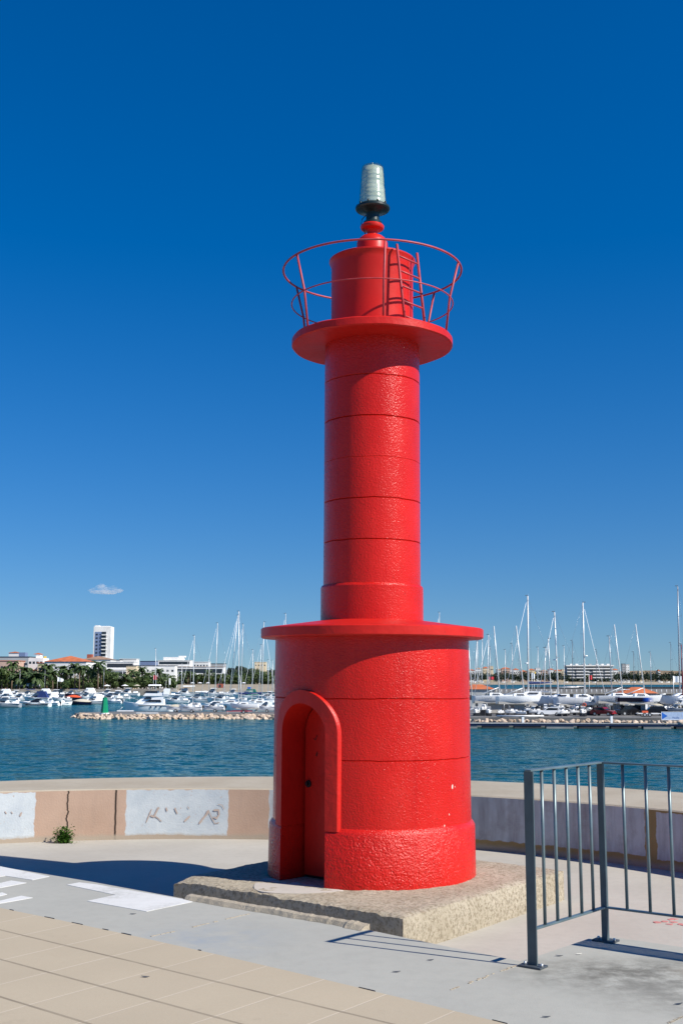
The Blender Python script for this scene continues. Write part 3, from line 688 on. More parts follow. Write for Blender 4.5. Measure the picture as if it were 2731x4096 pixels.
# ------------------------------------------------------------------ railing on the walkway
def railing():
    P1 = at_z(2130, 3868, 0); P2 = at_z(2421, 3765, 0); root = empty('metal_railing', P1, 0, 'grey green metal railing with vertical bars turning a corner beside the lighthouse', 'railing')
    d1 = (P2 - P1).normalized(); d2 = Vector((.797, -.604, 0)).normalized(); L1 = (P2 - P1).length; LEN2 = 3.6; g = M['galv']
    def rz(d): return math.atan2(d.y, d.x)
    ZT = 1.14; ZB = .215
    o0 = Vector((0, 0, 0)); c2 = P2 - P1
    MB().bbox((0, 0, ZT / 2), (.062, .013, ZT), rz(d2), .002).build('end_post', M['galv_shade'], root)
    MB().bbox(c2 + Vector((0, 0, ZT / 2)), (.040, .034, ZT), rz(d2), .003).build('corner_post', M['galv_shade'], root)
    MB().bbox(c2 + d2 * (LEN2) + Vector((0, 0, ZT / 2)), (.040, .034, ZT), rz(d2), .003).build('end_post', g, root)
    MB().bbox(o0.lerp(c2, .5) + Vector((0, 0, ZT + .006)), (L1 + .02, .045, .012), rz(d1), .003).build('handrail', g, root)
    MB().bbox(c2 + d2 * (LEN2 / 2 + .024) + Vector((0, 0, ZT + .006)), (LEN2, .045, .012), rz(d2), .003).build('handrail', g, root)
    MB().bbox(o0.lerp(c2, .5) + Vector((0, 0, ZB)), (L1 - .03, .034, .012), rz(d1), .003).build('bottom_rail', g, root)
    MB().bbox(c2 + d2 * (LEN2 / 2) + Vector((0, 0, ZB)), (LEN2 - .03, .034, .012), rz(d2), .003).build('bottom_rail', g, root)
    for i in range(1, 6):
        c = d1 * (L1 * i / 6); MB().tube([c + Vector((0, 0, ZB)), c + Vector((0, 0, ZT))], .0105, 10).build('baluster', g, root)
    for i in range(1, 23):
        c = c2 + d2 * (.157 * i); MB().tube([c + Vector((0, 0, ZB)), c + Vector((0, 0, ZT))], .0105, 10).build('baluster', g, root)
    for c, d in ((o0, d2), (c2, d2), (c2 + d2 * LEN2, d2)):
        mb = MB().bbox(c + Vector((0, 0, .006)), (.15, .10, .012), rz(d), .002); pl = mb.build('base_plate', M['plate'], root)
        for s_ in (-1, 1): q = c + d * s_ * .055 + Vector((0, -.02, .012)); MB().tube([q, q + Vector((0, 0, .018))], .009, 6).build('bolt', M['alu'], pl)
railing()
#PART3
# ================================================================== the far side of the harbour
ORD = ['first', 'second', 'third', 'fourth', 'fifth', 'sixth', 'seventh', 'eighth', 'ninth', 'tenth', 'eleventh', 'twelfth', 'thirteenth', 'fourteenth', 'fifteenth', 'sixteenth', 'seventeenth', 'eighteenth', 'nineteenth', 'twentieth',
       'twenty-first', 'twenty-second', 'twenty-third', 'twenty-fourth', 'twenty-fifth', 'twenty-sixth', 'twenty-seventh', 'twenty-eighth', 'twenty-ninth', 'thirtieth', 'thirty-first', 'thirty-second', 'thirty-third', 'thirty-fourth', 'thirty-fifth', 'thirty-sixth']
QZ = -4.0; BZ = -5.6; DZ = -4.7
# ---- land
def strip(name, mat, rows, kind='structure'):     # rows of (x, y, z) lists -> ruled sheet
    mb = MB(); n = len(rows[0]); vs = [p for r in rows for p in r]
    mb.add(vs, [(i * n + j, i * n + j + 1, (i + 1) * n + j + 1, (i + 1) * n + j) for i in range(len(rows) - 1) for j in range(n - 1)], 0, True)
    o = mb.build(name, mat); o['kind'] = kind; return o
struct(MB().prism([(gx(-500, 568, QZ), 568), (gx(640, 568, QZ), 568), (gx(690, 600, QZ), 600), (gx(690, 700, QZ), 720), (gx(-700, 700, QZ), 720)], -8, QZ).build('quay', M['quay_side']))
struct(MB().prism([(-900, 715), (gx(700, 715, -4), 715), (gx(720, 850, -4), 850), (gx(1290, 850, -4), 850), (gx(1330, 1800, -4), 1800), (200, 2900), (-1800, 2900)], -8, -4.05).build('shore_land', M['land']))
bx = [gx(u, 740, -6) for u in range(600, 1500, 30)]
strip('beach', M['sand'], [[(x, 690 + 4 * math.sin(x * .1), -6.6) for x in bx], [(x, 705 + 4 * math.sin(x * .1), -6.1) for x in bx], [(x, 780, -4.6) for x in bx], [(x, 870, -2.6) for x in bx], [(x, 900, -2.4) for x in bx]])
fx = [gx(u, 1600, -6) for u in range(1150, 3400, 50)]
strip('far_beach', M['sand'], [[(x, 1585 + 10 * math.sin(x * .02), -6.6) for x in fx], [(x, 1605 + 10 * math.sin(x * .02), -6.0) for x in fx], [(x, 1690, -4.0) for x in fx], [(x, 1740, -2.8) for x in fx]])
struct(MB().prism([(-400, 1735), (2600, 1735), (3600, 5200), (-1500, 5200)], -9, -3.0).build('far_land', M['land']))
hx = [-3000 + 60 * i for i in range(125)]
def hh(x): return 14 + 9 * noise.noise(Vector((x * .0012, 3, 0))) + 5 * noise.noise(Vector((x * .006, 1, 0))) + max(0, min(1, (x - 750) / 150)) * 13
strip('hills', M['hill'], [[(x, 2950, -3) for x in hx], [(x, 3200, hh(x) * .55) for x in hx], [(x, 3500, hh(x)) for x in hx], [(x, 4300, hh(x) * .9) for x in hx], [(x, 4600, -5) for x in hx]])

# ---- breakwater with its stones
tipx = gx(318, 240, BZ)
poly = [(gx(300, 250, BZ), 250), (tipx, 241), (gx(352, 236, BZ), 236.5), (gx(1300, 238, BZ), 238), (gx(1300, 264, BZ), 264), (gx(470, 262, BZ), 262), (gx(330, 258, BZ), 257)]
struct(MB().prism(poly, -8, BZ).build('breakwater', M['quay']))
o = struct(MB().prism([(gx(400, 236, BZ), 237.2), (gx(1300, 238, BZ), 238.8), (gx(1300, 238, BZ), 240.2), (gx(400, 236, BZ), 238.6)], BZ - .5, BZ + .18).build('kerb', M['quay_side']))
rr = random.Random(11)
rockmeshes = []
for i in range(6):
    mb = MB(); mb.blob((0, 0, 0), (1, .85, .72), 2, .75, 1.1, i + 3)
    mb.v = [tuple(round(c * 2.2) / 2.2 * .35 + c * .65 for c in v) for v in mb.v]
    rockmeshes.append(mb.mesh('boulder', M['rock']))
def boulder(x, y, z, s, lab, grp):
    o = bpy.data.objects.new('boulder', rr.choice(rockmeshes)); COL.objects.link(o); o.location = (x, y, z)
    o.rotation_euler = (rr.uniform(-.5, .5), rr.uniform(-.5, .5), rr.uniform(0, 6.28)); o.scale = (s * rr.uniform(.85, 1.35), s * rr.uniform(.85, 1.2), s * rr.uniform(.75, 1.05))
    tag(o, lab, 'boulder', grp)
la = 'pale tan boulder in the stone breakwater by the green beacon'
for U in range(306, 1110, 19):
    t = min(1, (U - 296) / 90)
    boulder(gx(U + rr.uniform(-4, 4), 234, SEA), 233.2 + rr.uniform(-.3, .3) + (1 - t) * 6, SEA + .02, rr.uniform(.62, .85), la, 'stones of the left breakwater')
    if U > 330: boulder(gx(U + 9 + rr.uniform(-4, 4), 235.3, SEA), 235.0 + rr.uniform(-.3, .3) + (1 - t) * 5, SEA + .48, rr.uniform(.48, .72), la, 'stones of the left breakwater')
for (U, Y, z) in ((300, 243, -.1), (312, 246, .1), (322, 242, .3), (340, 240, .45), (330, 248, .3), (360, 238, .55), (290, 245, -.25)):
    boulder(gx(U, Y, SEA), Y, SEA + z, .7, la, 'stones of the left breakwater')
# ---- right-hand hard standing, rocks, pontoon
struct(MB().prism([(gx(1700, 196, DZ), 197), (gx(3200, 190, DZ), 191), (gx(3200, 240, DZ), 240), (gx(1700, 244, DZ), 244)], -8, DZ).build('hard_standing', M['quay']))
for i in range(40):
    U = 1872 + i * 23; Y = 194.2 - (U - 1870) * .0065
    boulder(gx(U + rr.uniform(-5, 5), Y, -5.6), Y + rr.uniform(-.3, .3), -5.42 + rr.uniform(-.08, .1), rr.uniform(.5, .72), 'buff boulder in the low rock bank behind the floating pontoon', 'stones behind the pontoon')
root = empty('pontoon', (gx(2300, 190, SEA), 190, SEA), 0, 'long narrow floating pontoon with a dark blue side below the boat yard', 'pontoon')
xa, xb = gx(1780, 191.5, SEA), gx(3100, 187, SEA); rx, ry = root.location.x, root.location.y; ang = math.atan2(-4.0, xb - xa); Lp = (xb - xa) / math.cos(ang); mid = Vector(((xa + xb) / 2 - rx, 0, 0))
MB().box(mid + Vector((0, 0, .86)), (Lp, 2.2, .08), ang).build('deck', M['wharf_g'], root)
MB().box(mid + Vector((0, .02, .63)), (Lp, 2.1, .38), ang).build('fascia', basic('pontoon blue side', (.015, .025, .075), .4), root)
MB().box(mid + Vector((0, -1.12, .80)), (Lp, .06, .05), ang).build('edge_strip', M['mast'], root)
for i in range(10):
    x = mid.x - Lp / 2 + 3 + i * (Lp - 6) / 9; c = mid + Vector((math.cos(ang) * (x - mid.x), math.sin(ang) * (x - mid.x), .18)); MB().bbox(c, (4.4, 1.9, .52), ang, .08).build('float', M['wharf'] if i % 3 else M['wharf_g'], root)
def bollard(U, Y, h, lab):
    z = SEA + .9; r_ = empty('service_bollard', (gx(U, Y, z), Y, z), 0, lab, 'bollard', 'white service bollards on the pontoon')
    MB().bbox((0, 0, h / 2), (.38, .32, h), 0, .04).build('post', M['white'], r_); MB().bbox((0, 0, h + .04), (.46, .40, .10), 0, .03).build('cap', M['glass_blue'], r_)
bollard(2090, 190.6, 1.0, 'white service bollard on the pontoon beneath the large white hull'); bollard(2444, 189.4, 1.15, 'white service bollard on the pontoon below the parked red car')
for (u0, u1, Y, lab) in ((1985, 2172, 196.0, 'long grey steel pipe lying along the yard edge below the large white hull'),):
    r_ = empty('steel_pipe', (gx(u0, Y, DZ), Y, DZ), 0, lab, 'pipe'); L_ = gx(u1, Y, DZ) - gx(u0, Y, DZ); MB().tube([(0, 0, .22), (L_, -.4, .22)], .16, 10).build('pipe', M['mast'], r_)
    for t in (.1, .5, .9): MB().box((L_ * t, -.4 * t, .03), (.3, .5, .06)).build('support', M['wharf'], r_)

# ---- boats
def hull(L, B, fr, dr, stem=.08, tr=.85, sheer=.35, n=16, fin=2.2, keelrise=.95):
    h = MB(); d = MB(); vs = []; dk = []
    for i in range(n + 1):
        t = i / n
        w_ = B / 2 * (tr + (1 - tr) * math.sin(min(1, t / .45) * PI / 2)) if t < .45 else B / 2 * (1 - ((t - .45) / .55) ** fin)
        w_ = max(w_, .012); zs = fr * (1 + sheer * t * t); q = max(0, (t - .5) / .5); zk = -dr * (1 - q ** 2 * keelrise)
        xg = L * (t - .5); sh = stem * L * t ** 4
        sec = [(0, zk, sh), (.62 * w_, zk * .5, sh * .85), (.93 * w_, fr * .18, sh * .6), (w_, zs, 0)]
        ring = [(xg - s, -y, z) for y, z, s in sec[::-1]] + [(xg - s, y, z) for y, z, s in sec[1:]]
        vs += ring; dk += [(xg, -w_ * .985, zs + .004), (xg, w_ * .985, zs + .004)]
    for i in range(n):
        for j in range(6): h.add([], []); h.f.append([i * 7 + j, (i + 1) * 7 + j, (i + 1) * 7 + j + 1, i * 7 + j + 1]); h.m.append(0); h.sm.append(True)
    h.v = vs; h.f.append(list(range(7))); h.m.append(0); h.sm.append(False)
    d.add(dk, [(2 * i, 2 * i + 2, 2 * i + 3, 2 * i + 1) for i in range(n)])
    return h, d
def loft(x0, x1, w0, w1, z0, z1, f_rake, b_rake, top=.8, mi=0):   # cabin block: raked ends, narrower roof
    vs = [(x0, -w0 / 2, z0), (x1, -w1 / 2, z0), (x1, w1 / 2, z0), (x0, w0 / 2, z0),
          (x0 + b_rake, -w0 / 2 * top, z1), (x1 - f_rake, -w1 / 2 * top, z1), (x1 - f_rake, w1 / 2 * top, z1), (x0 + b_rake, w0 / 2 * top, z1)]
    return vs, [(3, 2, 1, 0), (4, 5, 6, 7), (0, 1, 5, 4), (1, 2, 6, 5), (2, 3, 7, 6), (3, 0, 4, 7)]
def part(name, mat, root, *vf):
    mb = MB(); [mb.add(*a) for a in vf]; return mb.build(name, mat, root)
def outboard(root, L, fr):
    ob = MB().bbox((-L / 2 - .18, 0, fr * .95), (.42, .34, .55), 0, .08).build('outboard', M['rubber'], root); MB().box((-L / 2 - .18, 0, fr * .3), (.16, .12, fr * 1.2)).build('shaft', M['rubber'], ob)
BN = [0]
def motorboat(U, V, Lpx, kind, deg, lab, grp='motorboats moored along the left quay', z=SEA, hullc='white', canvas='white_c', Y=None, sc=1.0):
    if Y is None: p = at_z(U, V, z); Y = p.y
    L = Lpx * Y / F * sc * (1.15 if grp.startswith('motorboats') else 1); x = gx(U, Y, z); B = L * .36; fr = L * (.135 if L < 8 else .12); dr = L * .05; BN[0] += 1
    root = empty('motorboat', (x, Y, z), R(deg), lab, 'boat', grp)
    h, d = hull(L, B, fr, dr, .10, .9, .45); h.build('hull', M[hullc], root); d.build('deck', M['white'], root)
    part('rubbing_strake', M['navy_hull' if BN[0] % 3 else 'rubber'], root, loft(-L * .5, L * .30, B * 1.01, B * .93, fr * .80, fr * .90, 0, 0, 1.0))
    if kind == 'open':
        part('console', M['white'], root, loft(-L * .08, L * .12, B * .4, B * .36, fr, fr * 1.9, L * .05, 0, .85)); part('windshield', M['glass_blue'], root, loft(L * .0, L * .11, B * .36, B * .34, fr * 1.9, fr * 2.5, L * .07, L * .02, .8))
        part('seat', M['white_c'], root, loft(-L * .36, -L * .22, B * .7, B * .7, fr, fr * 1.5, 0, .05, .95)); outboard(root, L, fr)
        mb = MB(); mb.tube([(L * .12, -B * .33, fr * 1.1), (L * .30, -B * .28, fr * 1.75), (L * .46, 0, fr * 1.95), (L * .30, B * .28, fr * 1.75), (L * .12, B * .33, fr * 1.1)], .025, 5); mb.build('bow_rail', M['mast'], root)
    elif kind in ('cabin', 'canopy', 'bimini'):
        cb = part('cabin', M['white'], root, loft(-L * .12, L * .32, B * .78, B * .5, fr * 1.0, fr * 1.75, L * .16, 0, .82))
        part('window', M['glass_dark'], cb, loft(-L * .06, L * .20, B * .79, B * .60, fr * 1.25, fr * 1.60, L * .06, .02, .93))
        part('windshield', M['glass_blue'], root, loft(-L * .10, L * .14, B * .74, B * .66, fr * 1.75, fr * 2.55, L * .13, .02, .8))
        if kind == 'canopy': part('canopy', M[canvas], root, loft(-L * .44, L * .02, B * .82, B * .74, fr * 1.05, fr * 3.0, L * .04, L * .12, .7))
        elif kind == 'bimini':
            part('canopy', M[canvas], root, loft(-L * .34, L * .06, B * .8, B * .8, fr * 2.95, fr * 3.2, .1, .1, .9))
            for s_ in (-1, 1): MB().tube([(-L * .30, s_ * B * .36, fr), (-L * .24, s_ * B * .36, fr * 3)], .03, 5).build('frame', M['mast'], root)
        else:
            part('hardtop', M['white'], root, loft(-L * .16, L * .06, B * .74, B * .66, fr * 2.55, fr * 2.72, .1, -.1, .92)); part('seat', M['white_c'], root, loft(-L * .42, -L * .28, B * .7, B * .7, fr, fr * 1.5, 0, .05, .95))
        mb = MB(); mb.tube([(L * .05, -B * .40, fr * 1.2), (L * .28, -B * .30, fr * 1.9), (L * .47, 0, fr * 2.1), (L * .28, B * .30, fr * 1.9), (L * .05, B * .40, fr * 1.2)], .028, 5); mb.build('bow_rail', M['mast'], root)
        if L < 8: outboard(root, L, fr)
    elif kind == 'sport':
        cb = part('cabin', M['white'], root, loft(-L * .30, L * .36, B * .74, B * .3, fr * 1.0, fr * 1.55, L * .28, L * .05, .8)); part('window', M['glass_dark'], cb, loft(-L * .22, L * .16, B * .75, B * .55, fr * 1.15, fr * 1.48, L * .14, L * .06, .9))
        part('side_stripe', M['glass_dark'], root, loft(-L * .46, L * .22, B * 1.015, B * .97, fr * .38, fr * .66, 0, 0, 1.0)); part('windshield', M['glass_dark'], root, loft(-L * .2, L * .08, B * .62, B * .5, fr * 1.55, fr * 2.1, L * .16, .1, .75))
    elif kind == 'cover':
        mb = MB(); n = 10; vs = []
        for i in range(n + 1):
            t = i / n; x_ = L * (-.48 + .92 * t); w_ = B * .5 * (1 - max(0, (t - .5) / .5) ** 2.2) + .02; hz = fr * (1.05 + .4 * t * t) + fr * .85 * math.sin(PI * min(1, t * 1.15)) ** .7
            vs += [(x_, -w_, fr * (.95 + .35 * t * t)), (x_, -w_ * .5, hz * .93), (x_, 0, hz), (x_, w_ * .5, hz * .93), (x_, w_, fr * (.95 + .35 * t * t))]
        mb.add(vs, [(i * 5 + j, i * 5 + 5 + j, i * 5 + 6 + j, i * 5 + 1 + j) for i in range(n) for j in range(4)], 0, True); mb.build('tarpaulin', M[canvas], root)
    return root
def fender(root, x, y, z): MB().blob((x, y, z), (.14, .14, .36), 1, 0, 1, 0, 0, True).build('fender', M['navy_hull'], root)

mbs = [  # U, V waterline, length px, kind, heading, hull, canvas, label
 (18, 2829, 112, 'cabin', 182, 'grey_hull', 'white_c', 'grey hulled cabin boat in the front row, cut by the left edge of the photo'),
 (72, 2826, 86, 'open', 205, 'white', 'white_c', 'white open boat with outboard, second in the front row from the left edge'),
 (138, 2827, 112, 'sport', 178, 'white', 'white_c', 'low sleek white boat with a long black side stripe in the front row'),
 (205, 2822, 72, 'open', 160, 'white', 'white_c', 'small white open boat just right of the sleek black striped boat'),
 (252, 2821, 66, 'open', 20, 'white', 'white_c', 'small white open boat just left of the boat under a beige tarpaulin'),
 (325, 2819, 74, 'cover', 185, 'navy_hull', 'beige', 'navy hulled boat under a beige tarpaulin in the front row'),
 (372, 2816, 92, 'canopy', 200, 'grey_hull', 'white_c', 'grey hulled cruiser under a big white canopy left of the green beacon'),
 (455, 2813, 62, 'open', 170, 'white', 'white_c', 'white dinghy on the water right of the green beacon'),
 (440, 2806, 98, 'cabin', 182, 'grey_hull', 'white_c', 'grey sided cabin boat partly behind the green beacon'),
 (22, 2806, 88, 'bimini', 175, 'white', 'white_c', 'white boat with flat white sunshade behind the grey boat at the left edge'),
 (78, 2803, 82, 'cabin', 190, 'white', 'white_c', 'white cabin boat with an orange buoy on its roof, second row'),
 (148, 2804, 92, 'canopy', 176, 'white', 'navy', 'white cruiser with navy canopy behind the sleek black striped boat'),
 (196, 2801, 78, 'canopy', 185, 'white', 'white_c', 'white boat under a tall white tent cover in the second row'),
 (248, 2803, 66, 'cabin', 195, 'white', 'white_c', 'white cabin boat in the second row above the two small open boats'),
 (292, 2799, 62, 'cover', 170, 'navy_hull', 'orange', 'dark hulled boat covered in orange red canvas in the second row'),
 (345, 2797, 76, 'bimini', 184, 'white', 'white_c', 'white boat with sunshade behind the cruiser with the big canopy'),
 (405, 2798, 72, 'cabin', 176, 'white', 'white_c', 'white cabin boat seen just above the green beacon tip'),
 (468, 2796, 90, 'cabin', 186, 'white', 'white_c', 'white cabin boat moored behind the bow of the big motor yacht'),
 (8, 2789, 78, 'canopy', 180, 'white', 'white_c', 'white canopied boat in the back row at the left edge'),
 (62, 2787, 70, 'cabin', 185, 'white', 'white_c', 'white cabin boat, second from the left in the back row by the quay'),
 (112, 2786, 66, 'bimini', 178, 'white', 'navy', 'boat with a navy sunshade in the back row under the marquee'),
 (168, 2786, 74, 'canopy', 180, 'white', 'white_c', 'white canopied boat in the back row below the lamp pole'),
 (222, 2785, 70, 'cabin', 175, 'grey_hull', 'white_c', 'grey cabin boat in the back row below the white flag'),
 (285, 2785, 66, 'bimini', 184, 'navy_hull', 'navy', 'navy boat with navy sunshade in the back row'),
 (345, 2784, 76, 'canopy', 180, 'white', 'white_c', 'white canopied boat in the back row left of the pole over the beacon'),
 (430, 2784, 72, 'cabin', 182, 'white', 'white_c', 'white cabin boat in the back row right of the green beacon'),
 (510, 2783, 82, 'cabin', 178, 'white', 'navy', 'white cabin boat in the back row behind the foredeck of the big yacht'),
 # row between the big yacht and the lighthouse
 (705, 2813, 92, 'cabin', 182, 'white', 'navy', 'white boat with blue side window right behind the stern of the big yacht'),
 (790, 2809, 98, 'bimini', 178, 'white', 'white_c', 'white cruiser moored behind the two leftmost tall masts'),
 (885, 2810, 102, 'cabin', 180, 'white', 'navy', 'white cruiser with a long dark blue window band between tall masts'),
 (985, 2795, 92, 'canopy', 178, 'white', 'teal_c', 'white boat with a dark green canopy beside the tallest left mast'),
 (1075, 2798, 86, 'cabin', 178, 'white', 'white_c', 'white cruiser moored tight against the left side of the lighthouse'),
 (740, 2786, 96, 'bimini', 182, 'white', 'white_c', 'white sunshade boat in the far row below the sandy beach'),
 (850, 2785, 86, 'cabin', 178, 'white', 'white_c', 'white cabin boat in the far row below the red beach hut'),
 (660, 2790, 80, 'cabin', 178, 'white', 'white_c', 'white cabin boat just behind the flybridge of the big yacht'),
 (930, 2786, 80, 'cabin', 184, 'white', 'white_c', 'white cabin boat in the far row just left of the tallest left mast'),
]
for (U, V, Lp_, kd, dg_, hc, cv, lab) in mbs: motorboat(U, V, Lp_, kd, dg_, lab, hullc=hc, canvas=cv)
# small craft laid up on the breakwater road
for (U, Y, Lpx, kd, dg_, cv, hc, lab) in [(700, 258, 72, 'cover', 182, 'beige', 'white', 'boat under a pale tarpaulin on the breakwater beside the yacht stern'), (762, 254, 92, 'open', 183, 'white_c', 'white', 'white open boat on a trailer on the breakwater right of the big yacht'),
        (855, 257, 88, 'cabin', 178, 'white_c', 'white', 'white boat parked on the breakwater left of the large hull on a trailer'), (1062, 255, 90, 'cabin', 182, 'white_c', 'white', 'white boat parked on the breakwater against the lighthouse edge')]:
    r_ = motorboat(U, 0, Lpx, kd, dg_, lab, 'boats laid up on the breakwater', z=BZ + .62, hullc=hc, canvas=cv, Y=Y)
def trailer(U, Y, z, Llen, deg, lab, axles=1, cm='mast', grp='boat trailers', jock=True):
    root = empty('boat_trailer', (gx(U, Y, z), Y, z), R(deg), lab, 'trailer', grp); mb = MB()
    for s_ in (-1, 1): mb.box((0, s_ * .7, .55), (Llen * .8, .10, .12))
    mb.box((-Llen * .4, 0, .55), (.1, 1.5, .1)); mb.box((Llen * .4, 0, .55), (.1, 1.5, .1)); mb.box((Llen * .5, 0, .5), (Llen * .22, .1, .1)); mb.build('chassis', M[cm], root)
    for a in range(axles):
        for s_ in (-1, 1):
            x = -Llen * .08 + (a - (axles - 1) / 2) * .85; wl_ = MB().tube([(x, s_ * .85 - .1, .34), (x, s_ * .85 + .1, .34)], .34, 16).build('wheel', M['rubber'], root); MB().tube([(x, s_ * .85 - .115, .34), (x, s_ * .85 + .115, .34)], .2, 12).build('rim', M['alu'], wl_)
    if jock: MB().box((Llen * .55, 0, .25), (.08, .08, .5)).build('jockey_post', M['mast'], root)
    return root
for (U, Y, L_, lab) in ((700, 258, 3.4, 'trailer under the boat with the pale tarpaulin'), (762, 254, 4.6, 'trailer under the white open boat right of the big yacht'), (855, 257, 4.4, 'trailer under the white boat left of the large hull on the breakwater'), (1062, 255, 4.6, 'trailer under the boat against the lighthouse edge')):
    trailer(U, Y, BZ, L_, 180, lab)

# ---- the big motor yacht
def yacht():
    Y = 285; z = SEA; L = 196 * Y / F; x = gx(590, Y, z); root = empty('motor_yacht', (x, Y, z), PI, 'large white flybridge motor yacht with dark side windows behind the breakwater', 'yacht')
    B = L * .30; fr = L * .138; h, d = hull(L, B, fr, L * .05, .12, .92, .5); h.build('hull', M['white'], root); d.build('deck', M['white'], root)
    part('side_stripe', M['glass_dark'], root, loft(-L * .49, L * .16, B * 1.012, B * .985, fr * .86, fr * .95, 0, 0, 1.0))
    c = part('saloon', M['white'], root, loft(-L * .34, L * .28, B * .86, B * .44, fr * 1.02, fr * 2.3, L * .22, .15, .82))
    part('window', M['glass_dark'], c, loft(-L * .30, L * .04, B * .87, B * .72, fr * 1.45, fr * 1.75, L * .10, .25, .95)); part('window', M['glass_dark'], c, loft(-L * .10, L * .06, B * .80, B * .68, fr * 1.9, fr * 2.15, L * .05, .3, .92))
    f = part('flybridge', M['white'], root, loft(-L * .40, L * .08, B * .80, B * .62, fr * 2.3, fr * 2.75, L * .06, -.1, .95)); part('wind_screen', M['glass_dark'], f, loft(-L * .22, L * .07, B * .74, B * .6, fr * 2.75, fr * 3.0, L * .05, .2, .9))
    part('radar_arch', M['white'], root, loft(-L * .42, -L * .33, B * .84, B * .84, fr * 2.5, fr * 3.35, .15, -.25, .9))
    part('canopy', M['white_c'], root, loft(-L * .26, -L * .02, B * .6, B * .6, fr * 3.75, fr * 3.95, .1, .1, .85))
    for a, b in ((-1, -.25), (1, -.25), (-1, -.04), (1, -.04)): MB().tube([(L * b, a * B * .28, fr * 2.8), (L * b, a * B * .28, fr * 3.78)], .03, 5).build('canopy_post', M['mast'], root)
    mb = MB(); mb.tube([(L * .05, -B * .44, fr * 1.3), (L * .25, -B * .37, fr * 1.95), (L * .49, 0, fr * 2.1), (L * .25, B * .37, fr * 1.95), (L * .05, B * .44, fr * 1.3)], .03, 5); mb.build('bow_rail', M['mast'], root)
    for q in (-.30, -.20, -.10): fender(root, L * q, B * .53, fr * .75)
    MB().tube([(-L * .36, 0, fr * 3.3), (-L * .37, 0, fr * 4.6)], .03, 6).build('antenna', M['mast'], root)
yacht()
r_ = empty('gangway', (gx(520, 258, BZ), 258, BZ), 0, 'long white gangway lying on the breakwater under the yacht bow', 'gangway'); MB().box((-1.0, 0, .28), (3.6, .5, .22)).build('walk_plank', M['white'], r_); MB().tube([(-2.4, 0, .4), (-1.6, 0, 1.1)], .05, 6).build('handle', M['mast'], r_)
r_ = empty('steel_beam', (gx(590, 246, BZ), 246, BZ), 0, 'pale beam lying on the breakwater in front of the big yacht', 'beam'); MB().bbox((0, 0, .14), (4.6, .3, .26), 0, .03).build('beam', M['mast'], r_)

